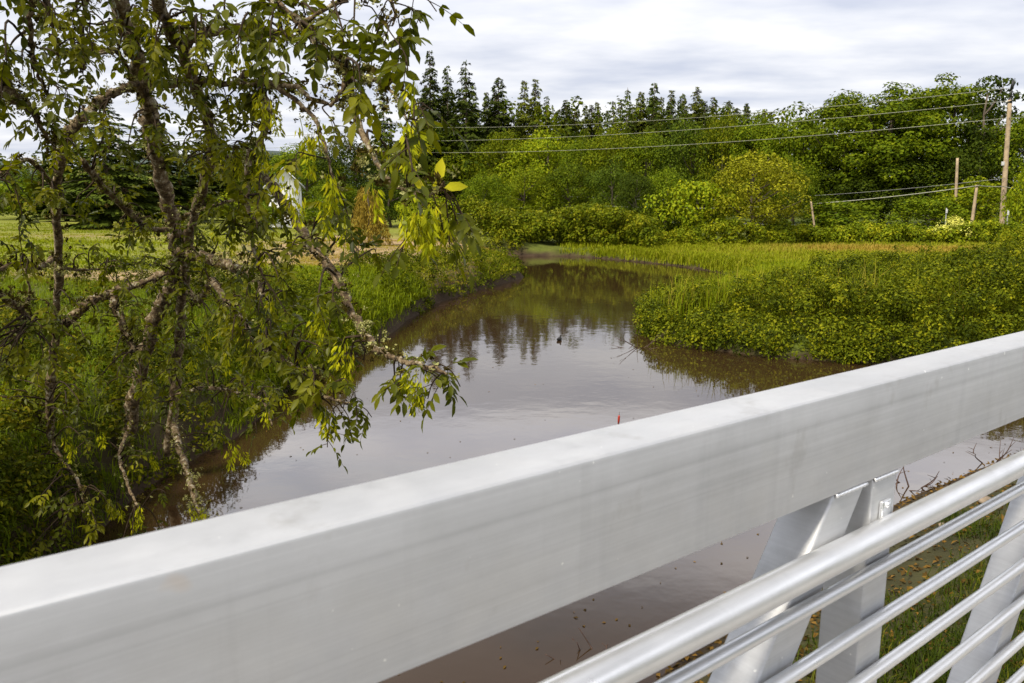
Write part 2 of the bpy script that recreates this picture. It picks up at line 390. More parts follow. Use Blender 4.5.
M['green_panel'] = simple('green_panel', (0.01, 0.22, 0.13), 0.5)
M['orange_panel'] = simple('orange_panel', (0.55, 0.16, 0.03), 0.5)
M['red'] = simple('red_float', (0.33, 0.03, 0.015), 0.4)
M['bird'] = simple('bird_feather', (0.016, 0.015, 0.014), 0.7)
M['asphalt'] = simple('asphalt', (0.06, 0.06, 0.06), 0.9, 0, 0.2, 5)
M['stone'] = simple('stone', (0.22, 0.17, 0.12), 0.9, 0, 0.4, 6)
M['hill'] = simple('hill_forest', (0.045, 0.065, 0.05), 0.95, 0, 0.3, 0.004)

# ------------------------------------------------------------------ river outline and ground height
shore_px = [  # waterline pixels, right near bank first, then the inlet, the far bank, the spit, the left bank
    (640, 700), (690, 655), (745, 610), (800, 565), (850, 528), (895, 505), (950, 482), (1024, 452), (1110, 425), (1250, 405),
    (1330, 388), (1200, 376), (1024, 372), (940, 368), (860, 363), (780, 358), (720, 351), (676, 345), (650, 334), (644, 318), (668, 302), (715, 291),
    (752, 282), (736, 275.5), (700, 269), (671, 265), (640, 262), (610, 259), (578, 256.5), (540, 256), (500, 256), (460, 254), (420, 253), (395, 254),
    (420, 258), (470, 262), (505, 268), (524, 277), (505, 283), (470, 292), (430, 305), (408, 319), (390, 332), (362, 348), (322, 366), (290, 384),
    (262, 410), (232, 436), (205, 452), (160, 474), (118, 505), (70, 550), (10, 600), (-70, 650)]
SH = np.array([on_z(*p)[:2] for p in shore_px])
SH = np.vstack([SH, [(-5.0, 1.0), (-6.5, -12), (-8, -60), (7, -60), (5.0, -12), (2.2, 2.0)]])
def river_exact(x, y):
    """positive on land, negative in the water"""
    x = np.asarray(x, float); y = np.asarray(y, float); sh = x.shape
    P = np.stack([x.ravel(), y.ravel()], 1)
    best = np.full(len(P), 1e9); ins = np.zeros(len(P), bool)
    for i in range(len(SH)):
        a = SH[i]; b = SH[(i + 1) % len(SH)]; ab = b - a
        t = np.clip(((P - a) @ ab) / (ab @ ab), 0, 1)
        dd = np.hypot(P[:, 0] - a[0] - t * ab[0], P[:, 1] - a[1] - t * ab[1]); best = np.minimum(best, dd)
        c = (a[1] > P[:, 1]) != (b[1] > P[:, 1])
        with np.errstate(divide='ignore', invalid='ignore'):
            xi = (b[0] - a[0]) * (P[:, 1] - a[1]) / (b[1] - a[1] + 1e-12) + a[0]
        ins ^= c & (P[:, 0] < xi)
    return np.where(ins, -best, best).reshape(sh)
def river_dist(x, y):
    """distance to the waterline, read from a fine grid near the camera"""
    x = np.asarray(x, float); y = np.asarray(y, float)
    u = np.clip((x - RG[0]) / 0.25, 0, RD.shape[1] - 1.001); v = np.clip((y - RG[1]) / 0.25, 0, RD.shape[0] - 1.001)
    i = u.astype(int); j = v.astype(int); a = u - i; b = v - j
    return (RD[j, i] * (1 - a) + RD[j, i + 1] * a) * (1 - b) + (RD[j + 1, i] * (1 - a) + RD[j + 1, i + 1] * a) * b
RG = (-75.0, -70.0)
RD = river_exact(*np.meshgrid(np.arange(-75, 95, 0.25), np.arange(-70, 100, 0.25)))
_k = rng.normal(size=(14, 2)) * np.linspace(0.25, 2.2, 14)[:, None]; _p = rng.uniform(0, 6.28, 14); _a = 1 / np.linspace(1, 5, 14)
def bumpn(x, y):
    s = 0
    for k, p, a in zip(_k, _p, _a): s = s + a * np.sin(k[0] * x + k[1] * y + p)
    return s / 2.2
def smooth(a, b, x):
    t = np.clip((x - a) / (b - a), 0, 1); return t * t * (3 - 2 * t)
def gh(x, y, d=None):
    x = np.asarray(x, float); y = np.asarray(y, float)
    if d is None: d = river_dist(x, y)
    right = smooth(-2, 4, x)                    # right bank lower and gentler than the left
    far = smooth(33, 45, y)
    B = 1.25 * (1 - right) + right * (0.55 * (1 - far) + 0.46 * far)
    wd = 0.5 * (1 - right) + right * (0.9 * (1 - far) + 0.5 * far)
    nearr = right * (1 - smooth(10, 14, y))
    B = B * (1 - nearr) + 1.1 * nearr; wd = wd * (1 - nearr) + 2.6 * nearr
    land = B * (1 - np.exp(-np.maximum(d, 0) / wd)) + 0.45 * smooth(3, 30, d) * (1 - right) + 0.6 * smooth(66, 74, y) * right + 0.03
    land = land + 0.08 * bumpn(x, y) * smooth(0.2, 2.0, d)
    wat = -1.0 * (1 - np.exp(np.minimum(d, 0) / 1.3))
    return np.where(d > 0, land, wat + 0.02)
def g1(x, y): return float(gh(np.array([x]), np.array([y]))[0])

def axis(lo, hi, st, far):
    f = np.arange(lo, hi, st); o = []; s = st; v = hi
    while v < far: o.append(v); s *= 1.22; v += s
    o2 = []; s = st; v = lo - st
    while v > -far: o2.append(v); s *= 1.22; v -= s
    return np.array(o2[::-1] + list(f) + o)
gx = axis(-40, 50, 0.33, 6000); gy = axis(-8, 72, 0.33, 6000)
X, Y = np.meshgrid(gx, gy)
D = river_exact(X, Y); Z = gh(X, Y, D)
def dry_mask(x, y):
    """tan cut or seeding grass: on the spit, by the lawn, and on the right meadow"""
    def blob(cx, cy, rx, ry): return np.exp(-(((x - cx) / rx) ** 2 + ((y - cy) / ry) ** 2))
    a, b_, c, e = on_z(392, 241, 1.7), on_z(130, 268, 1.6), on_z(890, 252, 0.5), on_z(100, 235, 1.7)
    m = 1.7 * blob(a[0], a[1], 6.5, 9) + 1.0 * blob(b_[0], b_[1], 4, 2.2) + 1.45 * blob(c[0], c[1], 7.0, 4.5) + 0.5 * blob(e[0], e[1], 6, 3)
    ppx = x / np.maximum(y, 1) * F + 512
    m = m + 1.3 * smooth(318, 345, ppx) * (1 - smooth(452, 480, ppx)) * smooth(28.5, 32, y) * (1 - smooth(54, 60, y))
    return np.clip(m + 0.25 * bumpn(x * 1.3, y * 1.3) * (m > 0.2), 0, 1)
gc = np.zeros(X.shape + (3,)); gc[:] = (0.075, 0.10, 0.012)
lawn = smooth(24, 32, Y) * (X < -2)
nz_ = (0.5 + 0.5 * bumpn(X * 0.9, Y * 0.9))[..., None]
gc = gc * (1 - 0.3 * nz_) + np.array([0.10, 0.085, 0.02]) * 0.3 * nz_
gc = gc * (1 - lawn[..., None]) + lawn[..., None] * (np.array([0.16, 0.185, 0.018]) * (1 - 0.35 * nz_) + np.array([0.22, 0.18, 0.05]) * 0.35 * nz_)
dm = dry_mask(X, Y)[..., None]
gc = gc * (1 - dm) + np.array([0.30, 0.21, 0.115]) * dm
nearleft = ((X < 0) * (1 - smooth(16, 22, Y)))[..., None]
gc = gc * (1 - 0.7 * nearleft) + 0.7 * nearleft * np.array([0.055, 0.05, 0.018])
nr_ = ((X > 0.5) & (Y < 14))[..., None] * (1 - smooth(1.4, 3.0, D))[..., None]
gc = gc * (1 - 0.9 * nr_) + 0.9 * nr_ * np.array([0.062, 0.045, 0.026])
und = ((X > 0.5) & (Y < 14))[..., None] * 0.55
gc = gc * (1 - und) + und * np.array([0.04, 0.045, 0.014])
mud = (1 - smooth(0.08, np.where(X > 1, 0.4, 0.75), D))[..., None]
gc = gc * (1 - mud) + np.array([0.05, 0.033, 0.02]) * mud
nx, ny = len(gx), len(gy)
ii = (np.arange(ny - 1)[:, None] * nx + np.arange(nx - 1)[None, :])
Q = np.stack([ii, ii + 1, ii + nx + 1, ii + nx], -1).reshape(-1, 4)
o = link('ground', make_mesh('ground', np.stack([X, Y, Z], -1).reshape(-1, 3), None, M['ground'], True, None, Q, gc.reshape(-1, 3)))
tag(o, 'grassy river land with muddy banks reaching to the woods', 'ground', kind='structure')

wv = [(-70, -70, 0), (90, -70, 0), (90, 75, 0), (-70, 75, 0)]
o = link('water', make_mesh('water', wv, None, M['water'], False, None, [[0, 1, 2, 3]]))
tag(o, 'still brown river reflecting the pale sky and trees', 'river', kind='structure')

# far hills
hx = np.linspace(-4200, 3800, 70); V = []
for k, (dd, f) in enumerate(((2600, 0), (2950, 0.6), (3400, 1.0), (4300, 0.9), (4700, 0))):
    hz = f * 1.45 * (150 + 40 * np.sin(hx / 700 + 1) + 22 * np.sin(hx / 260) + 8 * np.sin(hx / 90)) * (1 - 0.65 * smooth(-1500, 800, hx))
    V.append(np.stack([hx, np.full_like(hx, dd), hz], 1))
ii = np.arange(4)[:, None] * 70 + np.arange(69)[None, :]
Q = np.stack([ii, ii + 1, ii + 71, ii + 70], -1).reshape(-1, 4)
o = link('hills', make_mesh('hills', np.vstack(V), None, M['hill'], True, None, Q))
tag(o, 'low blue wooded hills on the horizon', 'hills', kind='structure')

# ------------------------------------------------------------------ the footbridge
from mathutils import Matrix
bd = unit(ray(1500, 221)); bn = unit(np.array([bd[1], -bd[0], 0.0])); bu = np.cross(-bd, -bn) if False else np.cross(bd, -bn)
EYE = 1.76
K = 0.87
bridge = empty('footbridge')
bo = np.array([0, 0, ZC]) - bu * EYE
Rm = Matrix(((bd[0], -bn[0], bu[0], bo[0]), (bd[1], -bn[1], bu[1], bo[1]), (bd[2], -bn[2], bu[2], bo[2]), (0, 0, 0, 1)))
bridge.matrix_world = Rm
tag(bridge, 'pale aluminium truss footbridge with a wide box top chord and tubular side rails', 'footbridge')
def prism(poly, q0, q1, bev=0.006):
    """(s,h) polygon extruded across the truss, edges rounded"""
    import bmesh
    bm = bmesh.new()
    a = [bm.verts.new((s, q0, h + EYE)) for s, h in poly]; b = [bm.verts.new((s, q1, h + EYE)) for s, h in poly]
    bm.faces.new(a); bm.faces.new(b[::-1]); n = len(poly)
    for i in range(n): bm.faces.new((a[i], b[i], b[(i + 1) % n], a[(i + 1) % n]))
    bmesh.ops.recalc_face_normals(bm, faces=bm.faces[:])
    if bev: bmesh.ops.bevel(bm, geom=bm.edges[:], offset=bev, segments=3, profile=0.5, affect='EDGES')
    me = bpy.data.meshes.new('part'); bm.to_mesh(me); bm.free()
    me.polygons.foreach_set('use_smooth', np.ones(len(me.polygons), bool))
    try: me.set_sharp_from_angle(angle=math.radians(28))
    except Exception: pass
    return me
def bpart(name, me, m):
    me.materials.append(m) if not me.materials else None
    me.name = name
    return link(name, me, bridge)
S0, S1 = -9.0, 11.0
CT, CB = -0.4520 * K, -0.7287 * K
BOT = -2.12
def truss(sign):
    """sign 1: the side seen in the photo, -1: the opposite side behind the camera"""
    off = 0.0 if sign > 0 else -1.9
    def q(v): return v * K if sign > 0 else off - (v - 1.0) * K
    bpart('top_chord', prism([(S0, CB), (S1, CB), (S1, CT), (S0, CT)], q(1.0), q(1.142), 0.008), M['alu'])
    bpart('bottom_chord', prism([(S0, BOT - 0.2), (S1, BOT - 0.2), (S1, BOT), (S0, BOT)], q(1.0), q(1.142), 0.008), M['alu'])
    me_post = prism([(2.131 * K, BOT), (2.273 * K, BOT), (2.273 * K, CB), (2.131 * K, CB)], q(1.004), q(1.128), 0.007)
    tn, w, t0 = 0.72, 0.170 * K, 1.923 * K
    dh = CB - BOT
    me_br = prism([(t0 - tn * dh, BOT), (t0 + w - tn * dh, BOT), (t0 + w, CB), (t0, CB)], q(1.006), q(1.130), 0.007)
    wl = MB()
    for s0, s1 in ((t0 + 0.004, t0 + w - 0.003), (2.134 * K, 2.270 * K)):
        n = 22; ss = np.linspace(s0, s1, n)
        pts = np.stack([ss, np.full(n, q(1.004) - sign * 0.001), np.full(n, CB + EYE - 0.003)], 1)
        wl.tube(pts, 0.0048 + 0.0012 * np.sin(np.arange(n) * 2.4), 8)
    me_w = make_mesh('weld', np.vstack(wl.V), np.vstack(wl.T), M['weld'], True, None, np.vstack(wl.Q))
    br = MB()                                       # clip that holds the handrail tube to the post
    cs = 2.198 * K; hh = -0.868 * K + EYE
    br.box((cs, q(1.0) - sign * 0.003, hh), 0.022, 0.005, 0.058, bev=0.003)
    for dz in (-0.047, 0.047): br.tube([(cs, q(1.0) - sign * 0.006, hh + dz), (cs, q(1.0) - sign * 0.014, hh + dz)], 0.009, 8)
    me_c = make_mesh('rail_clip', np.vstack(br.V), np.vstack(br.T), M['weld'], False, None, np.vstack(br.Q))
    for k in range(-5, 5):
        dx = 2.0 * K * k
        if not (S0 + 2.1 < dx < S1 - 2.3): continue
        for nm, me in (('post', me_post), ('brace', me_br), ('weld', me_w), ('rail_clip', me_c)):
            if not me.materials: me.materials.append(M['alu'])
            o = link(nm, me, bridge); o.location = (dx, 0, 0)
    ns = 60; ss = np.linspace(S0 + 0.1, S1 - 0.1, ns)
    def rail(name, qq, h, r):
        mb = MB(); mb.tube(np.stack([ss, np.full(ns, q(qq)), np.full(ns, h * K + EYE)], 1), r * K, 20)
        mb.build(name, M['alu_tube'], bridge, True)
    rail('handrail', 0.962, -0.872, 0.0385)
    for h in (-0.990, -1.155, -1.323, -1.492, -1.668, -1.838): rail('side_rail', 0.981, h, 0.0188)
truss(1); truss(-1)
dk = MB()
for i, s in enumerate(np.arange(S0, S1, 0.15)): dk.box((s + 0.072, -0.52, -0.02), 0.072, 1.36, 0.02)
for s in np.arange(S0 + 0.5, S1, 2.0 * K): dk.box((s, -0.52, -0.12), 0.05, 1.36, 0.078)
dk.build('deck', M['deck'], bridge)

# ------------------------------------------------------------------ woods
def crown_mesh(name, m, seed, nclump, per, leaf, rz, ry=0.85, base=0.25, clump_r=0.22, flat=0.75):
    """unit crown: height 1, radius rz; leaves gathered in clumps with gaps between them"""
    global rng
    keep = rng; rng = np.random.default_rng(seed)
    C = []
    while len(C) < nclump:
        d_ = rand_dir(1)[0]; r_ = rng.uniform(0.35, 1.0) ** 0.6
        p = d_ * r_
        hgt = base + (1 - base) * (0.5 + 0.5 * p[2])
        prof = 0.55 + 0.45 * math.sin(math.pi * min(1, (0.5 + 0.5 * p[2]) * 0.85 + 0.18))
        p3 = np.array([p[0] * rz * prof, p[1] * rz * prof, hgt - clump_r * 0.5 * (p[2] > 0.5)])
        C.append(p3)
    C = np.array(C); R = clump_r * rng.uniform(0.55, 1.15, nclump)
    P, Nn = [], []
    for c, r_ in zip(C, R):
        n = max(6, int(per * (r_ / clump_r) ** 2))
        dd = rand_dir(n); dd[:, 2] = dd[:, 2] * 0.8 + 0.18
        dd = unit(dd)
        rad = r_ * rng.uniform(0.45, 1.0, n)[:, None] ** 0.5
        p = c + dd * rad * np.array([1, 1, flat]); P.append(p); Nn.append(unit(dd + 0.6 * rand_dir(n) + [0, 0, 0.5]))
    P = np.vstack(P); Nn = np.vstack(Nn)
    A = unit(np.cross(Nn, rand_dir(len(P))) + [0, 0, -0.25])
    ln = leaf * rng.uniform(0.6, 1.3, len(P))
    V, T = leaves(P, A, Nn, ln, ln * rng.uniform(0.5, 0.8, len(P)))
    r = np.repeat(np.clip(rng.normal(0.5, 0.24, len(P)), 0, 1), 4)
    me = make_mesh(name, V, T, m, False, r)
    tb = MB()
    hh = np.linspace(0, 0.82, 7)
    sway = np.cumsum(rng.normal(0, 0.012, (7, 2)), 0)
    ax = np.stack([sway[:, 0], sway[:, 1], hh], 1)
    tb.tube(ax, np.linspace(0.020, 0.005, 7), 7, rough=0.15)
    for c in C[rng.permutation(nclump)[:16]]:
        j = min(5, max(1, int((c[2] - 0.12) / 0.82 * 6)))
        a = ax[j]; mid = (a + c) / 2 + [0, 0, -0.02]
        tb.tube(spline([a, mid, c], 4), np.linspace(0.008, 0.002, 9), 5)
    mt = make_mesh(name + '_trunk', np.vstack(tb.V), np.vstack(tb.T), M['bark_far'], True, None, np.vstack(tb.Q))
    rng = keep
    return me, mt
def conifer_mesh(name, m, seed, rz, whorls=46, start=0.06, gap=0.0, leaf=0.036):
    global rng
    keep = rng; rng = np.random.default_rng(seed)
    P, A, Nn, Ln = [], [], [], []
    tb = MB()
    for i in range(whorls):
        t = (i + rng.uniform(-.3, .3)) / whorls
        z = start + (1 - start) * max(0, t) ** 0.92
        R = rz * (1 - t) ** 0.8 * rng.uniform(0.65, 1.15) + 0.012
        if t < 0.15: R *= 0.6 + 2.5 * t
        nb = max(5, int(12 - 6 * t))
        for k in range(nb):
            if rng.uniform() < gap: continue
            az = rng.uniform(0, 6.283); Rb = R * rng.uniform(0.5, 1.25); zb = z + rng.uniform(-1, 1) * 0.8 * (1 - start) / whorls
            d_ = np.array([math.cos(az), math.sin(az), 0])
            n = max(12, int(Rb / 0.0026))
            s = np.sqrt(rng.uniform(0.03, 1, n))
            zc = zb + 0.02 * (1 - t) - Rb * (0.42 * s ** 1.2) + Rb * 0.12 * s ** 3 + rng.normal(0, 0.004, n)
            side = np.array([-d_[1], d_[0], 0])
            wd = 0.24 * Rb * (1 - s) ** 0.6 + 0.008
            p = d_ * (s * Rb)[:, None] + side * (rng.uniform(-1, 1, n) * wd)[:, None]; p[:, 2] += zc
            P.append(p); A.append(unit(d_ * 0.7 + side * rng.uniform(-.8, .8, n)[:, None] + np.array([0, 0, -0.35])))
            Nn.append(unit(np.array([0, 0, 1.0]) + 0.55 * rand_dir(n))); Ln.append(leaf * rng.uniform(0.6, 1.2, n) * (0.45 + 0.55 * (1 - t)))
            if rng.uniform() < 0.35: tb.tube([[0, 0, z + 0.012], d_ * Rb * 0.8 + [0, 0, z - Rb * 0.2]], [0.0028, 0.001], 4, cap=False)
    P = np.vstack(P); A = np.vstack(A); Nn = np.vstack(Nn); Ln = np.concatenate(Ln)
    V, T = leaves(P, A, Nn, Ln, Ln * 0.5)
    me = make_mesh(name, V, T, m, False, np.repeat(np.clip(rng.normal(.5, .25, len(P)), 0, 1), 4))
    tb.tube([[0, 0, 0], [0, 0, 0.5], [0, 0, 0.99]], [0.013, 0.008, 0.0015], 7)
    mt = make_mesh(name + '_trunk', np.vstack(tb.V), np.vstack(tb.T) if tb.T else None, M['bark_far'], True, None, np.vstack(tb.Q))
    rng = keep
    return me, mt
P_ = {}
def proto(kind):
    if kind in P_: return P_[kind]
    k, v = kind.rsplit('_', 1); v = int(v); s = 100 + 17 * v
    if k == 'mid': r = crown_mesh('crown', M['leaf_mid'], s, 80, 230, 0.022, 0.40, base=0.10, clump_r=0.13)
    elif k == 'light': r = crown_mesh('crown', M['leaf_light'], s + 1, 76, 230, 0.024, 0.46, base=0.08, clump_r=0.15)
    elif k == 'dark': r = crown_mesh('crown', M['leaf_dark'], s + 2, 76, 210, 0.023, 0.40, base=0.05, clump_r=0.14)
    elif k == 'yellow': r = crown_mesh('crown', M['leaf_yellow'], s + 3, 90, 150, 0.022, 0.44, base=0.13, clump_r=0.115)
    elif k == 'tall': r = crown_mesh('crown', M['leaf_mid'], s + 4, 170, 190, 0.018, 0.32, base=0.08, clump_r=0.08)
    elif k == 'bush': r = crown_mesh('crown', M['leaf_light'], s + 5, 46, 120, 0.055, 0.60, base=0.0, clump_r=0.21)
    elif k == 'darkbush': r = crown_mesh('crown', M['leaf_mid'], s + 6, 46, 120, 0.055, 0.62, base=0.0, clump_r=0.21)
    elif k == 'silver': r = crown_mesh('crown', M['leaf_silver'], s + 7, 46, 120, 0.05, 0.56, base=0.0, clump_r=0.2)
    elif k == 'fir': r = conifer_mesh('crown', M['needle'], s + 8, 0.17)
    elif k == 'firwide': r = conifer_mesh('crown', M['needle'], s + 9, 0.25, 36, gap=0.10, leaf=0.036)
    elif k == 'firwarm': r = conifer_mesh('crown', M['needle_warm'], s + 10, 0.20)
    elif k == 'firthin': r = conifer_mesh('crown', M['needle'], s + 11, 0.13, 30)
    elif k == 'pine': r = crown_mesh('crown', M['leaf_dark'], s + 12, 44, 90, 0.026, 0.22, base=0.25, clump_r=0.075, flat=0.5)
    P_[kind] = r
    return r
def tree(kind, px, top, Y, wpx, name, label, cat='tree', group='trees of the riverside wood', sink=0.0):
    me, mt = proto(kind)
    base = at(px, 200, Y); x = base[0]
    gz = g1(x, Y) - sink
    h = at(px, top, Y)[2] - gz
    me_w = max(abs(np.array([v for v in me.get('ext', (0.4, 0.4))]))) if 'ext' in me else None
    if me_w is None:
        co = np.empty(len(me.vertices) * 3, np.float32); me.vertices.foreach_get('co', co); co = co.reshape(-1, 3)
        me['ext'] = [float(np.percentile(np.abs(co[:, 0]), 97)), float(np.percentile(np.abs(co[:, 1]), 97))]; me_w = max(me['ext'])
        me['top'] = float(np.percentile(co[:, 2], 99.9))
    h /= me['top']
    wid = wpx / F * Y
    e = empty(name, (x, Y, gz), random.uniform(0, 6.28))
    e.scale = (wid / 2 / me_w, wid / 2 / me_w, h)
    tag(e, label, cat, group)
    link('trunk', mt, e); link('crown', me, e)
    return e
G1 = 'conifers on the skyline'
G2 = 'broadleaf trees along the far side of the road'
CON = [  # kind, px, top, distance, width, label
 ('firthin_0', 386, 98, 118, 24, 'narrow dark fir beside the white utility pole, left end of the skyline group'),
 ('fir_1', 432, 58, 122, 30, 'tallest dark fir half hidden by the hanging ash leaves'),
 ('fir_2', 449, 73, 126, 26, 'slim dark fir between the tallest fir and the broad sparse one'),
 ('firwide_0', 467, 69, 120, 44, 'broad dark fir with open ragged branches on the skyline'),
 ('firthin_1', 487, 99, 130, 16, 'small thin fir top between the broad fir and the pointed fir'),
 ('fir_0', 499, 85, 124, 36, 'pointed conical fir standing a little apart on the skyline'),
 ('firwarm_0', 524, 88, 128, 30, 'left fir of the tight brownish clump above the light round trees'),
 ('firwarm_1', 535, 86, 126, 32, 'twin-topped brownish fir in the middle of the tight clump'),
 ('firthin_2', 546, 103, 126, 18, 'short fir at the right edge of the tight brownish clump'),
 ('fir_2', 565, 107, 140, 30, 'low dark fir in the dip of the skyline'),
 ('firwarm_2', 590, 112, 145, 34, 'broad brown-green fir right of the dip in the skyline'),
 ('firthin_0', 625, 97, 142, 18, 'thin spire fir standing out left of the long conifer ridge'),
 ('firwarm_0', 638, 99, 145, 30, 'rounded fir next to the thin spire on the conifer ridge'),
 ('fir_1', 651, 90, 148, 30, 'first tall fir of the long conifer ridge'),
 ('firwarm_1', 668, 97, 148, 28, 'brownish fir in the notch between two tall ridge firs'),
 ('fir_0', 679, 101, 150, 24, 'small dark fir just left of the second tall ridge fir'),
 ('firwarm_2', 693, 94, 146, 32, 'second tall fir of the long conifer ridge'),
 ('fir_2', 709, 104, 150, 28, 'ridge fir with a flat blunt top right of the second tall one'),
 ('firwarm_0', 725, 108, 152, 30, 'warm green fir low on the ridge behind the round tree'),
 ('fir_1', 742, 110, 150, 24, 'pointed fir near the right end of the conifer ridge'),
 ('firthin_1', 760, 116, 152, 18, 'last small fir at the right end of the conifer ridge'),
 ('firwide_1', 108, 92, 62, 96, 'large dark spruce behind the lawn, seen through the ash branches'),
 ('fir_2', 158, 112, 74, 60, 'dark fir right behind the leaning ash trunk'),
 ('fir_0', 65, 128, 80, 50, 'low dark fir left of the large spruce behind the lawn'),
 ('firwide_0', 205, 132, 84, 60, 'dark spreading fir between the ash trunk and the white building'),
]
for i_ in range(46):
    px_ = float(np.interp(i_ + random.random(), [0, 14, 46], [425, 555, 775])); tp_ = float(np.interp(px_, [420, 480, 560, 590, 640, 700, 780], [92, 100, 114, 112, 104, 106, 122])) + random.uniform(-3, 9)
    CON.append((random.choice(['fir_0', 'fir_1', 'fir_2', 'firwarm_0', 'firwarm_1', 'firwarm_2']), px_, tp_, random.uniform(136, 160), random.uniform(18, 32), None))
for k, px, tp, Yd, w, lab in CON: tree(k, px, tp - (6 if px > 300 else 0), Yd, w * (1.2 if px > 300 else 1.0), 'fir_tree', lab or 'low fir crowded in between the taller firs of the skyline', 'conifer', G1 if lab else 'low firs crowded along the skyline')
DEC = [
 ('tall_0', 838, 92, 90, 96, 'tall full tree at the left shoulder of the big grove on the right'),
 ('tall_1', 884, 84, 86, 112, 'tallest dense tree of the big grove, its dark trunk showing'),
 ('tall_2', 935, 78, 90, 104, 'tall dense tree of the big grove left of the ragged pine'),
 ('pine_0', 986, 75, 84, 58, 'ragged dark pine against the sky beside the near utility pole'),
 ('mid_0', 1026, 108, 74, 80, 'leafy tree cut by the right edge behind the utility pole'),
 ('dark_0', 910, 150, 82, 90, 'dark undergrowth tree low in the big grove'),
 ('dark_1', 850, 158, 82, 80, 'dark low tree under the left side of the big grove'),
 ('dark_2', 975, 140, 82, 70, 'dark low tree behind the short leaning post'),
 ('mid_1', 793, 110, 88, 74, 'medium green tree between the conifer ridge and the big grove'),
 ('mid_2', 755, 121, 96, 64, 'green tree behind the pale yellow one'),
 ('light_0', 720, 122, 98, 54, 'light tree below the right end of the conifer ridge'),
 ('dark_0', 687, 124, 88, 62, 'round dark-green tree rising in the middle of the wood'),
 ('mid_0', 645, 141, 92, 60, 'medium tree left of the round dark-green one'),
 ('light_1', 612, 133, 100, 56, 'light green tree under the thin spire fir'),
 ('light_2', 548, 138, 84, 84, 'big round bright green tree left of centre in the wood'),
 ('mid_1', 583, 142, 86, 52, 'medium tree right of the big round bright one'),
 ('light_0', 503, 140, 84, 58, 'bright bushy tree below the pointed conical fir'),
 ('light_1', 466, 152, 74, 60, 'bright rounded tree right of the hanging ash twigs'),
 ('mid_2', 420, 148, 80, 64, 'medium tree right behind the white utility pole'),
 ('dark_1', 612, 166, 72, 48, 'dark shaded tree leaning over the road at the middle'),
 ('dark_2', 636, 182, 68, 40, 'dark low tree next to the small green panel'),
 ('mid_0', 570, 172, 76, 60, 'half-height tree below the big round bright one'),
 ('light_2', 525, 176, 76, 60, 'bright half-height tree above the overhanging brambles'),
 ('mid_1', 485, 180, 70, 50, 'half-height green tree left above the brambles'),
 ('dark_0', 350, 135, 88, 70, 'dark tree behind the ash left of the white utility pole'),
 ('mid_2', 308, 142, 92, 70, 'medium tree behind the ash above the white building'),
 ('mid_0', 252, 142, 96, 64, 'medium tree behind the ash left of the white building'),
 ('dark_1', 20, 167, 96, 60, 'dark tree at the left edge below the blue hill'),
 ('mid_1', 138, 168, 84, 60, 'medium tree at the foot of the large spruce'),
 ('dark_2', 390, 172, 72, 56, 'dark low tree behind the brown drooping shrub'),
 ('mid_2', 336, 178, 78, 48, 'low green tree left of the brown drooping shrub'),
 ('mid_1', 785, 165, 74, 60, 'half-height tree right behind the pale yellow tree'),
 ('mid_2', 665, 178, 72, 52, 'half-height tree in shade behind the green panel'),
]
def wire_dist(px):
    r_ = (px - 512) / F; t_ = (43.5 - 71 * r_) / (61.5 + 49 * r_); return 71 + 49 * t_
for i_, (k, px, tp, Yd, w, lab) in enumerate(DEC):
    if px > 400 and tp < 160: DEC[i_] = (k, px, tp, max(Yd, wire_dist(px) + 6 + 0.06 * w), w, lab)
for k, px, tp, Yd, w, lab in DEC: tree(k, px, tp - (10 if 440 < px < 800 and tp > 119 else 0), Yd, w, 'broadleaf_tree' if not k.startswith('pine') else 'pine_tree', lab, 'tree', G2)
BSH = [
 ('yellow_0', 755, 150, 60, 92, 'young_tree', 'small pale yellow-green tree standing free at the meadow edge', 'tree'),
 ('bush_0', 695, 180, 62, 84, 'bush', 'wide green bush left of the small pale yellow tree', 'bush'),
 ('darkbush_0', 665, 196, 64, 50, 'bush', 'dark green bush right of the green panel', 'bush'),
 ('bush_1', 978, 176, 76, 74, 'bush', 'round light green bush behind the short leaning posts', 'bush'),
 ('bush_2', 1030, 165, 66, 44, 'bush', 'bright bush at the right edge around the near utility pole', 'bush'),
 ('darkbush_1', 930, 196, 74, 70, 'bush', 'dark bush in front of the big grove', 'bush'),
 ('darkbush_2', 840, 198, 74, 80, 'bush', 'dark bush under the big grove left of the stumps', 'bush'),
 ('silver_0', 78, 177, 84, 44, 'bush', 'pale silvery bush on the far edge of the lawn', 'bush'),
 ('bush_0', 108, 184, 86, 44, 'bush', 'green bush right of the silvery one on the lawn edge', 'bush'),
 ('bush_1', 147, 190, 80, 30, 'bush', 'small round bright bush on the far edge of the lawn', 'bush'),
 ('darkbush_0', 25, 178, 88, 70, 'bush', 'dark bush left of the silvery one on the lawn edge', 'bush'),
 ('darkbush_1', 195, 190, 80, 40, 'bush', 'dark bush on the lawn edge behind the ash trunk', 'bush'),
 ('bush_2', 232, 188, 76, 44, 'bush', 'yellow-green bush on the lawn edge right of the ash trunk', 'bush'),
 ('darkbush_2', 322, 196, 66, 40, 'bush', 'bush below the white building right of it', 'bush'),
 ('bush_0', 425, 192, 60, 56, 'bush', 'green bush just behind the tan grass of the spit', 'bush'),
 ('darkbush_0', 262, 201, 66, 36, 'bush', 'low bush in front of the white building', 'bush'),
]
for k, px, tp, Yd, w, nm, lab, c in BSH: tree(k, px, tp, Yd, w, nm, lab, c, 'bushes and small trees at the meadow edges')

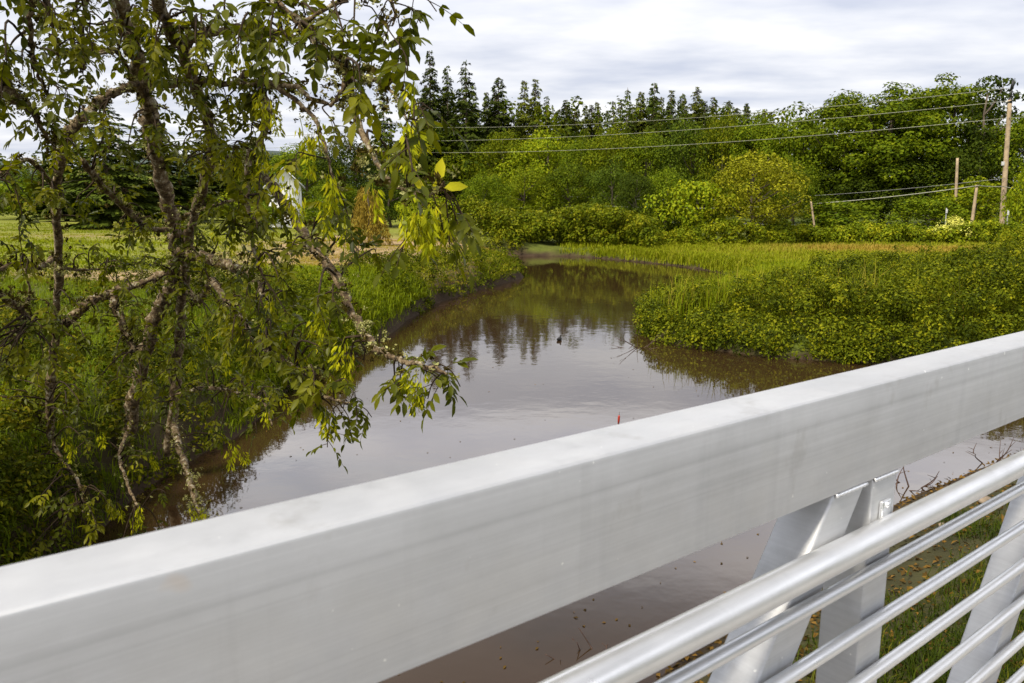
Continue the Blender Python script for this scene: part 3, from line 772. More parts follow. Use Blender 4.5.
def cloud_mass(name, pts, n_per, r, leaf, m, squash=0.8, up=0.4, wr=(0.5, 0.75), rl=0.24):
    pts = np.asarray(pts); n = len(pts) * n_per
    c = np.repeat(pts, n_per, 0); dd = rand_dir(n); dd[:, 2] += 0.25; dd = unit(dd)
    rr = np.repeat(r * rng.uniform(0.6, 1.25, len(pts)), n_per) * rng.uniform(0.35, 1.0, n) ** 0.5
    P = c + dd * rr[:, None] * [1, 1, squash]
    Nn = unit(dd + 0.7 * rand_dir(n) + [0, 0, up]); A = unit(np.cross(Nn, rand_dir(n)))
    ln = leaf * rng.uniform(0.6, 1.35, n)
    V, T = leaves(P, A, Nn, ln, ln * rng.uniform(*wr, n))
    cl = np.repeat(rng.normal(0, 0.17, len(pts)) + 0.16 * bumpn(pts[:, 0] * 0.7, pts[:, 1] * 0.7), n_per)
    return make_mesh(name, V, T, m, False, np.repeat(np.clip(rng.normal(0.5, rl, n) + cl, 0, 1), 4))

# wood behind everything, one mass
pts = []
for i in range(1500):
    a = rng.uniform(-64, 50); Yd = rng.uniform(112, 165); x = math.tan(math.radians(a)) * Yd
    tall_ = 8.0 + 8.0 * smooth(-14, -4, a)
    pts.append((x, Yd, 0.5 + rng.uniform(0, 1) * (tall_ + 1.6 * math.sin(x / 7))))
o = link('far_wood', cloud_mass('far_wood', pts, 60, 2.4, 0.6, M['leaf_mid']))
tag(o, 'dark far wood filling the gaps behind the road trees', 'wood', kind='stuff')

# brambles along the road and over the far bank
def area_pts(n, pxr, dist, hfun, jit=0.5):
    out = []
    while len(out) < n:
        px = rng.uniform(*pxr); Yd = dist(px) + rng.uniform(-jit, jit); x = at(px, 200, Yd)[0]
        d_ = float(river_dist(np.array([x]), np.array([Yd]))[0])
        if d_ < 0.15: continue
        out.append((x, Yd, g1(x, Yd) + rng.uniform(0.1, 1) ** 0.8 * hfun(px, Yd)))
    return out
pts = area_pts(420, (760, 1110), lambda p: 61.5, lambda p, Yd: 1.25 + 0.3 * math.sin(p / 17), 2.2)
o = link('bramble_hedge', cloud_mass('bramble_hedge', pts, 95, 0.55, 0.20, M['bramble']))
tag(o, 'long low bramble hedge between the meadow and the road on the right', 'hedge', kind='stuff')
pts = area_pts(90, (925, 985), lambda p: 60.5, lambda p, Yd: 1.6 * math.exp(-((p - 955) / 22) ** 2) + .3, 0.8)
pts = [p for p in pts if p[2] > 1.25]
o = link('blossom_shrub', cloud_mass('blossom_shrub', pts, 30, 0.5, 0.12, M['blossom']))
tag(o, 'pale blossoming shrub top in the bramble hedge by the short posts', 'shrub')
pts = area_pts(520, (440, 655), lambda p: 58 + 3.5 * math.sin(p / 40), lambda p, Yd: 2.2 + 0.5 * math.sin(p / 23 + 1), 4.0)
o = link('bramble_bank', cloud_mass('bramble_bank', pts, 100, 0.62, 0.20, M['bramble']))
tag(o, 'tangled yellow-green brambles overhanging the far bend of the river', 'brambles', kind='stuff')
pts = area_pts(160, (640, 790), lambda p: 58.5, lambda p, Yd: 0.8 + 0.9 * math.exp(-((p - 735) / 40) ** 2), 2.0)
o = link('low_brambles', cloud_mass('low_brambles', pts, 80, 0.45, 0.18, M['bramble']))
tag(o, 'low bramble growth at the back of the meadow under the pale yellow tree', 'brambles', kind='stuff')

# thicket on the right bank
def thicket_pts(n):
    out = []
    while len(out) < n:
        m_ = 400
        px = rng.uniform(600, 1250, m_); Yd = rng.uniform(14, 40, m_)
        x = (px - 512) / F * Yd * 1.015
        d_ = river_dist(x, Yd); z = gh(x, Yd, d_)
        mx_ = np.interp(px, [600, 660, 720, 800, 900, 1024, 1250], [25.5, 25, 25.2, 27, 29.5, 34, 39])
        ok = (d_ > -0.25) & (Yd < mx_) & (Yd > 15)
        for a, b, c, dd in zip(x[ok], Yd[ok], z[ok], d_[ok]):
            hm = np.interp((a / b / 1.015) * F + 512, [640, 760, 900, 1024], [.78, .92, 1.3, 1.7]) * (0.55 + 0.42 * min(1, max(0, dd) / 1.4)) * (1 + 0.38 * math.sin(a * 1.25 + 2) * math.sin(b * 1.1)) * rng.uniform(0.85, 1.1)
            lo = 0.02 if dd < 2.2 else 0.3
            out.append((a, b, max(c, 0.05) + hm * rng.uniform(lo, 1)))
    return out[:n]
TP = thicket_pts(2700)
for _ in range(520):
    a_ = on_z(rng.uniform(645, 1150), 0, 0) if False else None
    i_ = rng.integers(0, len(SH) - 1); 
    if not (11 <= i_ <= 21): continue
    t_ = rng.uniform(); q_ = SH[i_] * (1 - t_) + SH[i_ + 1] * t_ + rng.normal(0, .22, 2); TP.append((q_[0], q_[1], rng.uniform(.1, .75)))
o = link('thicket', cloud_mass('thicket', TP, 105, 0.34, 0.080, M['thicket'], wr=(0.5, 0.7)))
tag(o, 'dense leafy shrub thicket covering the right bank above the water', 'thicket', kind='stuff')
st_ = MB()
for (a, b, c) in TP[:500]:
    z0 = max(g1(a, b), -0.1); j = rng.normal(0, 0.18, 2)
    st_.tube([(a + j[0], b + j[1], z0 - 0.05), (a, b, c)], [0.008, 0.004], 4, cap=False)
o = st_.build('thicket_stems', M['twig']); tag(o, 'thin brown stems inside the shrub thicket on the right bank', 'stems', kind='stuff')

# brown drooping shrub on the spit
sx = at(368, 200, 44)[0]; sz = g1(sx, 44)
ds = empty('drooping_shrub', (sx, 44, sz)); tag(ds, 'brown drooping dry shrub standing alone on the tan grass of the spit', 'shrub')
tb = MB(); tb.tube([(0, 0, 0), (0.05, 0, 1.6), (-0.05, 0.05, 3.1)], [0.12, 0.07, 0.03], 7); tb.build('trunk', M['bark_far'], ds, True)
P, A, Nn, LL_ = [], [], [], []
for i in range(240):
    t = rng.uniform(0, 1); az = rng.uniform(0, 6.28); rr = 0.15 + 1.0 * math.sqrt(rng.uniform()) * (1 - 0.75 * t)
    top = np.array([rr * math.cos(az), rr * math.sin(az), 0.9 + 2.4 * t]); n = 16
    s = rng.uniform(0, 1, n)[:, None]
    p = top + s * np.array([0.25 * math.cos(az), 0.25 * math.sin(az), -min(1.3, top[2] - 0.1)]) + rng.normal(0, 0.05, (n, 3))
    P.append(p); A.append(unit(np.array([0, 0, -1.0]) + 0.45 * rand_dir(n))); Nn.append(rand_dir(n))
P = np.vstack(P); A = np.vstack(A); Nn = np.vstack(Nn)
V, T = leaves(P, A, Nn, rng.uniform(.12, .28, len(P)), 0.045)
link('crown', make_mesh('crown', V, T, M['dry_strand'], False, np.repeat(rng.uniform(0, 1, len(P)), 4)), ds)

# ------------------------------------------------------------------ poles and wires
def pole(px_base, px_top, top_y, Y, r, m, label, name='utility_pole', group='utility poles along the road', base_z=None, tilt=True):
    a = at(px_base, 226, Y); x0 = a[0]; z0 = g1(x0, Y) if base_z is None else base_z
    b = at(px_top, top_y, Y)
    e = empty(name, (x0, Y, z0)); tag(e, label, 'pole', group)
    tp = np.array([b[0] - x0, 0, b[2] - z0])
    mb = MB(); n = 12
    mb.tube(np.linspace([0, 0, -0.3], tp, n), np.linspace(r, r * 0.72, n), 12, rough=0.02); mb.build('shaft', m, e, True)
    return e, np.array([x0, Y, z0]), tp
pA, bA, tA = pole(1002, 1010, 100, 71, 0.235, M['pole'], 'weathered brown wooden utility pole near the right edge, tallest of all')
# top fitting: dark insulator pin and bracket
mb = MB(); mb.tube([tA + [0, 0, -0.25], tA + [0.05, 0, 0.2]], [0.20, 0.14], 10); mb.tube([tA + [0.05, 0, 0.2], tA + [0.08, 0, 1.0]], [0.09, 0.05], 8)
mb.tube([tA + [0.05, 0, 0.9], tA + [0.12, 0, 1.65]], [0.14, 0.10], 8); mb.build('pole_top', M['black'], pA)
for dz in (-0.15, -0.6):
    mb = MB(); mb.tube([tA + [-0.35, 0, dz], tA + [-0.2, 0, dz + 0.03]], 0.09, 8); mb.build('insulator', M['ceramic'], pA)
mb = MB(); f = tA * 0.53; mb.box(f + [-0.28, -0.05, 0], 0.10, 0.10, 0.17, bev=0.02); mb.build('junction_box', M['ceramic'], pA)
f = tA * 0.5
pB, bB, tB = pole(391, 391, 121, 120, 0.26, M['pole_pale'], 'pale utility pole in front of the skyline firs, half hidden by ash twigs')
pC, bC, tC = pole(119, 118.5, 133, 170, 0.30, M['pole_pale'], 'farthest pale utility pole in front of the large dark spruce')
# the spruce stands nearer than the third pole, so the pole rises in the gap beside it
def cross(e, t):
    mb = MB(); mb.box(t + [0, 0, -0.3], 0.9, 0.06, 0.07, bev=0.01); mb.build('crossarm', M['pole_pale'], e)
    for dx in (-0.8, 0.8, 0.0):
        mb = MB(); mb.tube([t + [dx, 0, -0.22 + (0.3 if dx == 0 else 0)], t + [dx, 0, -0.02 + (0.3 if dx == 0 else 0)]], 0.06, 8); mb.build('insulator', M['ceramic'], e)
cross(pB, tB); cross(pC, tC)
bDx = bA + np.array([61.5, -49, 0])
def span(a, b, sag, r, m, label, cat='wire'):
    t = np.linspace(0, 1, 40)[:, None]
    P = a + (b - a) * t; P[:, 2] -= (4 * sag * t * (1 - t))[:, 0]
    mb = MB(); mb.tube(P - a, r, 5)
    o = mb.build('power_line' if cat == 'wire' else 'phone_cable', m); o.location = a
    tag(o, label, cat, 'wires along the road')
    return o
def wy(px, py, Y): return at(px, py, Y)
A1, A2, A3 = wy(1010, 88, 71), wy(1009, 101, 71), wy(1008, 118, 71)
B1, B2, B3 = wy(392, 127, 120), wy(391, 141, 120), wy(391, 152, 120)
C1, C2, C3 = wy(119, 136, 170), wy(119, 144, 170), wy(119, 152, 170)
span(A1, B1, 1.1, 0.022, M['wire'], 'top power wire running left from the near brown pole')
span(A2, B2, 0.9, 0.024, M['wire'], 'middle power wire running left from the near brown pole')
span(A3, B3, 1.0, 0.026, M['wire'], 'lowest power wire running left from the near brown pole')
span(B1, C1, 1.0, 0.028, M['wire'], 'top power wire left of the pale pole, behind the ash')
span(B2, C2, 1.0, 0.028, M['wire'], 'middle power wire left of the pale pole, behind the ash')
span(B3, C3, 1.0, 0.028, M['wire'], 'lowest power wire left of the pale pole, behind the ash')
pS, bS, tS = pole(971, 977, 185, 67, 0.15, M['pole'], 'short leaning wooden post left of the near brown pole')
cA = wy(1003, 186.5, 70.7); cS = np.array([bS[0] + tS[0], 66.8, bS[2] + tS[2] - 0.05])
span(cA, cS, 0.05, 0.04, M['wire'], 'thick cable between the near brown pole and the short leaning post', 'cable')
span(cS, wy(600, 205.5, 84), 0.9, 0.04, M['wire'], 'thick cable running left from the short leaning post', 'cable')
span(wy(600, 205.5, 84), wy(391, 196, 119.7), 0.8, 0.04, M['wire'], 'thick cable running low above the overhanging brambles', 'cable')
span(cA + [0, 0, 0.7], wy(560, 196, 92), 1.0, 0.02, M['cable'], 'thin dark cable just above the thick one in front of the big grove', 'cable')
span(cA, wy(1180, 200, 50), 0.3, 0.035, M['wire'], 'thick cable going right out of the picture from the near brown pole', 'cable')
span(A3, wy(1300, 60, 45), 0.6, 0.026, M['wire'], 'power wire going right out of the picture from the near brown pole')
pole(955, 957.5, 158, 76, 0.16, M['pole'], 'slim wooden post rising out of the bush behind the leaning post')
pole(818, 811, 201, 66, 0.09, M['pole'], 'thin post leaning left below the thick cable', name='leaning_post')
for px, y0, lab in ((946, 206, 'small pale marker post left of the short leaning post'), (1007.5, 208, 'small pale marker post right beside the near brown pole')):
    e, b_, t_ = pole(px, px + .5, y0 + 2, 64.5, 0.055, M['marker'], lab, name='marker_post', group='marker posts by the road')
    mb = MB(); mb.box(t_ * 0.98 + [0, -0.07, -0.2], 0.075, 0.02, 0.16, bev=0.008); mb.build('marker_plate', M['ceramic'], e)

# ------------------------------------------------------------------ white building behind the ash
wb = at(286, 200, 72); wz = g1(wb[0], 72)
bl = empty('white_building', (wb[0], 72, wz), 0.25); tag(bl, 'white gabled building glimpsed behind the ash leaves', 'building')
top = at(286, 171, 72)[2] - wz
hw = 1.35
mb = MB()
mb.add([(-hw, -4, 0), (hw, -4, 0), (hw, 4, 0), (-hw, 4, 0), (-hw, -4, top * .72), (hw, -4, top * .72), (hw, 4, top * .72), (-hw, 4, top * .72), (0, -4, top), (0, 4, top)],
       [[0, 1, 5, 4], [1, 2, 6, 5], [2, 3, 7, 6], [3, 0, 4, 7]], [[4, 5, 8], [6, 7, 9]])
mb.build('wall', M['white'], bl)
mb = MB()
for s in (-1, 1):
    a = np.array([s * (hw + .35), -4.4, top * .72 - .25]); b = np.array([s * (hw + .35), 4.4, top * .72 - .25]); c = np.array([0, 4.4, top + .06]); d_ = np.array([0, -4.4, top + .06])
    up_ = np.array([0, 0, .12]); mb.add([a, b, c, d_, a + up_, b + up_, c + up_, d_ + up_], [[0, 1, 2, 3], [4, 7, 6, 5], [0, 4, 5, 1], [1, 5, 6, 2], [2, 6, 7, 3], [3, 7, 4, 0]])
mb.build('roof', M['roof'], bl)

# white car behind the brambles, green panel
cx = at(590, 200, 70)[0]; cz = g1(cx, 70) + 0.75
car = empty('parked_car', (cx, 70, cz), math.radians(12)); tag(car, 'white car half hidden behind the brambles on the far road', 'car')
prof = [(-2.2, .35), (2.2, .35), (2.25, .75), (2.05, .98), (1.15, 1.05), (.55, 1.55), (-1.2, 1.58), (-2.0, 1.1), (-2.25, .95), (-2.25, .5)]
def cprism(poly, y0, y1, m, nm, par):
    n = len(poly); V = [(x, y0, z) for x, z in poly] + [(x, y1, z) for x, z in poly]
    Q = [[i, (i + 1) % n, n + (i + 1) % n, n + i] for i in range(n)]; T = [[0, i + 1, i] for i in range(1, n - 1)] + [[n, n + i, n + i + 1] for i in range(1, n - 1)]
    return link(nm, make_mesh(nm, V, T, m, False, None, Q), par)
cprism(prof, -.85, .85, M['carpaint'], 'body', car)
cprism([(1.02, 1.08), (.52, 1.50), (-.3, 1.51), (-.3, 1.08)], -.865, .865, M['glass'], 'side_window', car)
cprism([(-.4, 1.08), (-.4, 1.51), (-1.15, 1.52), (-1.75, 1.1)], -.865, .865, M['glass'], 'side_window', car)
cprism([(1.16, 1.075), (1.2, 1.09), (.6, 1.575), (.57, 1.56)], -.72, .72, M['glass'], 'windscreen', car)
for wx in (-1.4, 1.4):
    for wy_ in (-.82, .82):
        mb = MB(); mb.tube([(wx, wy_ - .1, .33), (wx, wy_ + .1, .33)], .33, 20); w_ = mb.build('wheel', M['rubber'], car)
        mb = MB(); mb.tube([(wx, wy_ - .11, .33), (wx, wy_ + .11, .33)], .2, 16); mb.build('rim', M['rim'], w_)
for s in (-.6, .6):
    mb = MB(); mb.box((2.2, s, .78), .06, .18, .08, bev=.02); mb.build('headlight', M['glass'], car)
sx_ = at(651, 200, 65.5)[0]; sz_ = g1(sx_, 65.5)
gp = empty('roadside_sign', (sx_, 65.5, sz_)); tag(gp, 'small green panel with an orange panel under it, in a gap between the bushes', 'sign')
tz = at(651, 207, 65.5)[2] - sz_
mb = MB(); mb.tube([(0, 0.06, -.2), (0, 0.06, tz + .3)], .035, 8); mb.build('post', M['pole_pale'], gp)
mb = MB(); mb.box((0, 0, tz), .36, .02, .26, bev=.008); mb.build('green_board', M['green_panel'], gp)
mb = MB(); mb.box((.05, 0, tz - .95), .26, .02, .18, bev=.008); mb.build('orange_board', M['orange_panel'], gp)

# road behind the hedge
t = np.linspace(-0.6, 2.2, 30)[:, None]; c = bA[:2] + np.array([-4, 5.0]) + (bB[:2] - bA[:2]) * t; pr = unit(np.array([bB[1] - bA[1], -(bB[0] - bA[0])]))
V = []
for s in (-2.8, 2.8):
    q = c + pr * s; V.append(np.column_stack([q, gh(q[:, 0], q[:, 1]) + 0.22]))
V = np.stack(V, 1).reshape(-1, 3); i = np.arange(29)[:, None] * 2
tag(link('road', make_mesh('road', V, None, M['asphalt'], True, None, np.concatenate([i, i + 1, i + 3, i + 2], 1))), 'narrow asphalt road behind the bramble hedge', 'road', kind='structure')

# ------------------------------------------------------------------ grass
def grass(name, n, pxr, yr, cond, hgt, wid, label, tuft=14, spread=0.10, lean=0.5, colf=None, m='grass', dens_y=1.0):
    Ps, Hs = [], []
    got = 0
    while got < n:
        m_ = 3000
        px = rng.uniform(*pxr, m_); Yd = yr[0] + (yr[1] - yr[0]) * rng.uniform(0, 1, m_) ** dens_y
        x = (px - 512) / F * Yd * 1.015
        d_ = river_dist(x, Yd); ok = (d_ > (0.05 if pxr[0] > 500 else 0.02)) & cond(px, Yd, x, d_)
        z = gh(x, Yd, d_)
        Ps.append(np.stack([x, Yd, z, d_], 1)[ok]); got += ok.sum()
    B = np.vstack(Ps)[:n]
    hs = hgt * (0.65 + 0.5 * (0.5 + 0.5 * bumpn(B[:, 0] * 1.5, B[:, 1] * 1.5))) * rng.uniform(0.7, 1.2, n) * (1 - 0.72 * dry_mask(B[:, 0], B[:, 1]) * (B[:, 0] < 2))
    base = np.repeat(B[:, :3], tuft, 0); N_ = len(base)
    base[:, :2] += rng.normal(0, spread, (N_, 2)); base[:, 2] -= 0.03
    h = np.repeat(hs, tuft) * rng.uniform(0.5, 1.15, N_)
    az = rng.uniform(0, 6.283, N_); ld = np.stack([np.cos(az), np.sin(az), np.zeros(N_)], 1)
    ln = lean * rng.uniform(0.15, 1.0, N_)[:, None]
    side = np.stack([-np.sin(az), np.cos(az), np.zeros(N_)], 1)
    w = wid * rng.uniform(0.6, 1.3, N_)[:, None]
    mid = base + ld * h[:, None] * ln * 0.32 + np.array([0, 0, 1.0]) * h[:, None] * 0.6
    tip = base + ld * h[:, None] * ln + np.array([0, 0, 1.0]) * h[:, None] * (1 - 0.35 * ln)
    V = np.stack([base - side * w * .5, base + side * w * .5, mid - side * w * .4, mid + side * w * .4, tip], 1).reshape(-1, 3)
    b = np.arange(N_)[:, None] * 5
    T = np.concatenate([b + [2, 3, 4], b + [0, 1, 3], b + [0, 3, 2]], 0)
    c = (colf(B) if colf is not None else np.full(n, 0.25))
    r = np.clip(np.repeat(c, tuft) + rng.normal(0, 0.10, N_), 0, 1)
    o = link(name, make_mesh(name, V, T, M[m], False, np.repeat(r, 5))); tag(o, label, 'grass', kind='stuff'); return o
def gcol(base):
    def f(B):
        d_ = dry_mask(B[:, 0], B[:, 1]); nn = 0.5 + 0.5 * bumpn(B[:, 0] * .8, B[:, 1] * .8)
        return base + 0.22 * (nn - .5) + d_ * (0.9 - base)
    return f
grass('spit_grass', 5200, (300, 540), (24, 52), lambda px, Y, x, d: (d < 26) & (d > 0.2), 0.24, 0.035, 'long bright grass on the spit and its bank at the river bend', 16, 0.16, lean=1.1, colf=gcol(0.30))
grass('lawn_grass', 5200, (-60, 340), (24, 72), lambda px, Y, x, d: px > -80, 0.16, 0.05, 'short bright grass of the lawn on the left', 9, 0.25, colf=gcol(0.40), dens_y=1.3)
grass('meadow_grass', 9000, (560, 1120), (26, 63), lambda px, Y, x, d: (Y > np.interp(px, [560, 660, 800, 900, 1024, 1200], [26, 26, 26, 27, 31, 36])), 0.50, 0.045, 'tall bright meadow grass behind the thicket on the right', 14, 0.2, lean=0.9, colf=gcol(0.47), dens_y=1.3)
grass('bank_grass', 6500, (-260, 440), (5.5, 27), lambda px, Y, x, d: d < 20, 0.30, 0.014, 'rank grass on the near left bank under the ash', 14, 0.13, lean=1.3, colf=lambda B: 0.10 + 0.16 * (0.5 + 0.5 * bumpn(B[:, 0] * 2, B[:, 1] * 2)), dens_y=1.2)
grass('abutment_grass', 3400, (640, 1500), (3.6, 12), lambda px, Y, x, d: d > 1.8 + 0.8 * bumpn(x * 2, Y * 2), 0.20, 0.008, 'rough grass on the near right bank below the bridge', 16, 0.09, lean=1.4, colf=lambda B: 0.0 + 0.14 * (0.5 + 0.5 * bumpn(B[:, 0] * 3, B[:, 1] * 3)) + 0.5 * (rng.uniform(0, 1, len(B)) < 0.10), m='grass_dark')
grass('shore_grass', 4200, (225, 545), (11, 42), lambda px, Y, x, d: (d < 2.4) & (d > 0.14 * (Y > 22)), 0.38, 0.022, 'drooping long grass along the edge of the left bank', 14, 0.13, lean=1.4, colf=lambda B: 0.16 + 0.2 * (0.5 + 0.5 * bumpn(B[:, 0] * 2, B[:, 1] * 2)))
grass('far_shore_grass', 1800, (555, 790), (34, 54), lambda px, Y, x, d: d < 2.6, 0.45, 0.035, 'bright grass along the low far bank of the river bend', 12, 0.16, lean=1.2, colf=gcol(0.40))
grass('thicket_reeds', 900, (650, 1120), (17, 38), lambda px, Y, x, d: (Y < np.interp(px, [600, 720, 900, 1024, 1250], [25, 25.5, 29.5, 34, 39])) & (bumpn(x * 0.9 + 4, Y * 0.9) > 0.15), 1.25, 0.022, 'loose taller grass stalks growing up through the shrub thicket', 6, 0.15, lean=0.5, colf=lambda B: 0.35 + 0.4 * (rng.uniform(0, 1, len(B)) < 0.3))
# leafy weeds on the near left bank
pts = []
while len(pts) < 900:
    px = rng.uniform(-330, 300); Yd = 5.2 + 20 * rng.uniform() ** 1.6; x = (px - 512) / F * Yd
    d_ = float(river_dist(np.array([x]), np.array([Yd]))[0])
    if d_ < -0.15: continue
    if bumpn(x * 1.1 + 5, Yd * 1.1) < -0.25 and d_ > 1: continue
    pts.append((x, Yd, g1(x, Yd) + rng.uniform(0.0, 1) * (0.35 + 0.5 * min(1, d_))))
o = link('bank_weeds', cloud_mass('bank_weeds', pts, 85, 0.26, 0.075, M['weeds'], wr=(0.3, 0.55)))
tag(o, 'dark leafy weeds crowding the near left bank', 'weeds', kind='stuff')
pts = []
while len(pts) < 420:
    px = rng.uniform(290, 530); Yd = rng.uniform(13, 42); x = (px - 512) / F * Yd
    d_ = float(river_dist(np.array([x]), np.array([Yd]))[0])
    if d_ < -0.2 or d_ > 2.6 or bumpn(x * 1.4, Yd * 1.4) < -.1: continue
    pts.append((x, Yd, g1(x, Yd) + rng.uniform(0.0, .6)))
o = link('spit_weeds', cloud_mass('spit_weeds', pts, 45, 0.24, 0.11, M['thicket'], wr=(0.25, 0.5)))
tag(o, 'leafy weeds on the bank edge of the spit', 'weeds', kind='stuff')

# ------------------------------------------------------------------ the leaning ash in front
def A_(pts): return np.array([at(x, y, d) for x, y, d in pts])
ashb = A_([(128, 456, 10.4)])[0]; ashb[2] = g1(ashb[0], ashb[1])
ash = empty('ash_tree', tuple(ashb)); tag(ash, 'lichen-covered leaning ash with hanging yellow seed bunches, close on the left', 'tree')
LIMBS = [  # name, (px, py, metres ahead), radius start, radius end
 ('trunk', [(120, 470, 10.4), (131, 420, 10.3), (142, 365, 10.1), (158, 312, 9.8), (173, 280, 9.5), (178, 255, 9.2), (172, 220, 8.9), (158, 160, 8.4), (150, 120, 8), (143, 90, 7.6), (132, 45, 7.1), (118, 0, 6.6), (104, -60, 6.1), (85, -150, 5.6), (60, -260, 5.2)], .092, .055),
 ('trunk', [(168, 455, 10.5), (176, 390, 10.3), (180, 330, 10), (184, 285, 9.4), (190, 230, 8.8), (212, 160, 7.6), (206, 115, 7.0), (186, 60, 6.3), (165, 20, 5.8), (150, -50, 5.2), (150, -150, 4.8)], .06, .036),
 ('trunk', [(52, 440, 9.0), (49, 400, 8.9), (55, 330, 8.6), (58, 250, 8.0), (56, 190, 7.4), (64, 140, 7)], .045, .038),
 ('branch', [(64, 140, 7), (80, 121, 6.9), (100, 103, 6.9), (122, 88, 7.0), (146, 84, 7.3), (170, 84, 7.1), (200, 81, 6.6), (240, 83, 6), (290, 88, 5.3), (328, 104, 4.8)], .05, .012),
 ('branch', [(60, 335, 8.6), (72, 318, 8.7), (90, 302, 8.8), (112, 292, 9), (140, 284, 9.2), (174, 270, 9.3)], .05, .045),
 ('branch', [(110, 293, 9), (118, 312, 8.9), (128, 335, 8.8), (134, 352, 8.7)], .055, .03),
 ('branch', [(180, 250, 9.1), (203, 256, 8.7), (226, 264, 8.2), (250, 275, 7.6), (268, 300, 7.2)], .075, .02),
 ('branch', [(212, 158, 7.6), (238, 166, 7.2), (270, 184, 6.7), (298, 225, 6.2), (318, 254, 5.8), (338, 280, 5.5), (352, 312, 5.3), (370, 342, 5.0), (388, 353, 4.7), (406, 361, 4.4), (425, 366, 4.1), (446, 374, 3.9)], .05, .006),
 ('branch', [(150, -40, 5.2), (205, -40, 4.8), (265, -5, 4.4), (300, 24, 4.2), (325, 52, 3.9), (347, 74, 3.7), (351, 100, 3.7), (362, 130, 3.6), (375, 160, 3.5), (390, 182, 3.4), (408, 192, 3.3), (428, 196, 3.2), (444, 182, 3.15)], .026, .005),
 ('branch', [(347, 74, 3.7), (368, 78, 3.6), (388, 88, 3.5), (400, 104, 3.4), (408, 122, 3.35)], .012, .004),
 ('branch', [(347, 74, 3.7), (342, 92, 3.65), (330, 106, 3.7)], .016, .008),
 ('branch', [(300, 24, 4.2), (340, 2, 4.0), (380, -8, 3.8), (395, 10, 3.7), (392, 26, 3.7)], .012, .004),
 ('branch', [(182, 48, 6.1), (200, 34, 5.7), (222, 31, 5.4), (262, 28, 4.9), (300, 40, 4.6)], .035, .012),
 ('branch', [(240, 83, 6), (252, 70, 5.8), (272, 84, 5.5), (298, 102, 5.3), (318, 125, 5.1), (328, 158, 5), (333, 185, 4.9)], .025, .006),
 ('branch', [(250, 150, 6.3), (246, 195, 6.2), (252, 240, 6.1), (262, 275, 6)], .03, .012),
 ('branch', [(262, 88, 5.7), (268, 120, 5.8), (255, 150, 6.2), (240, 166, 7.1)], .03, .022),
 ('branch', [(212, 280, 8.4), (235, 312, 7.4), (262, 345, 6.6), (288, 364, 6.1), (312, 382, 5.5), (328, 398, 5.1), (352, 404, 4.8)], .035, .005),
 ('branch', [(184, 285, 9.4), (198, 300, 9), (212, 280, 8.4)], .04, .035),
 ('branch', [(176, 395, 10.3), (205, 388, 9.6), (235, 392, 8.8), (262, 400, 7.8), (272, 425, 7.2)], .03, .008),
 ('branch', [(174, 425, 10.3), (182, 455, 9.6), (190, 480, 8.8), (196, 508, 8.2)], .045, .03),
 ('branch', [(130, 425, 10.2), (120, 455, 9.6), (128, 485, 8.8), (140, 510, 8.3)], .03, .012),
 ('branch', [(-60, 40, 4.6), (-20, 60, 4.9), (2, 76, 5.1), (12, 96, 5.2), (30, 106, 5.3)], .036, .032),
 ('branch', [(30, 106, 5.3), (42, 128, 5.4), (55, 150, 5.6)], .022, .008),
 ('branch', [(-60, 262, 5.8), (-20, 282, 6), (2, 296, 6.2), (22, 310, 6.5), (32, 330, 6.7)], .04, .014),
 ('branch', [(22, 310, 6.5), (30, 292, 6.5), (24, 268, 6.4)], .016, .006),
 ('branch', [(104, -60, 6.1), (60, -70, 5.2), (36, -40, 4.8), (31, 0, 5), (31, 40, 5.2), (38, 75, 5.4), (50, 100, 5.5)], .03, .009),
 ('branch', [(60, -70, 5.2), (46, -10, 5.1), (52, 25, 5.3), (58, 56, 5.5)], .02, .009),
 ('branch', [(104, -60, 6.1), (92, -20, 5.7), (84, 15, 5.7), (84, 70, 5.9)], .022, .009),
 ('branch', [(150, 118, 8), (120, 56, 7.2), (90, 54, 6.8)], .02, .012),
 ('branch', [(118, 52, 7.0), (100, 53, 6.8), (84, 55, 6.6)], .014, .008),
 ('branch', [(56, 190, 7.4), (30, 160, 7), (6, 170, 6.7), (-30, 190, 6.3)], .025, .012),
 ('branch', [(58, 255, 8.0), (38, 268, 7.6), (15, 265, 7.2), (-20, 275, 6.8)], .032, .015),
 ('branch', [(58, 268, 8.1), (85, 270, 8.2), (118, 266, 8.3)], .02, .008),
 ('branch', [(174, 230, 8.9), (150, 228, 8.6), (125, 208, 8.3), (102, 185, 7.9), (82, 160, 7.4)], .03, .03),
 ('branch', [(186, 215, 8.7), (215, 205, 8), (245, 198, 7.4)], .022, .01),
 ('branch', [(196, 505, 8.2), (205, 520, 7.9), (215, 530, 7.7)], .02, .006),
 ('branch', [(52, 440, 9.0), (62, 460, 8.8), (80, 485, 8.4), (84, 515, 8)], .03, .012),
]
BP, BR = [], []
lich_P, lich_s = [], []
for nm, pp, r0, r1 in LIMBS:
    C = spline(A_(pp), 7); n = len(C)
    C[1:-1] += rng.normal(0, 0.35, (n - 2, 3)) * r0 * 0.5
    rad = np.linspace(r0, r1, n) * (1 + 0.10 * np.sin(np.arange(n) * 1.9 + r0 * 90) + rng.uniform(-.07, .07, n))
    mb = MB(); mb.tube(C - ashb, rad, 9 if r0 > .03 else 6, rough=0.2)
    mb.build(nm, M['bark'], ash, True)
    BP.append(C); BR.append(rad)
    # lichen and moss tufts, heavier on the thick limbs
    for c, r_ in zip(C, rad):
        k = rng.poisson(min(18, r_ * 180))
        for _ in range(k):
            lich_P.append((c + rng.normal(0, 0.04, 3), r_, rng.uniform()))
BPa = np.vstack(BP); BRa = np.concatenate(BR)
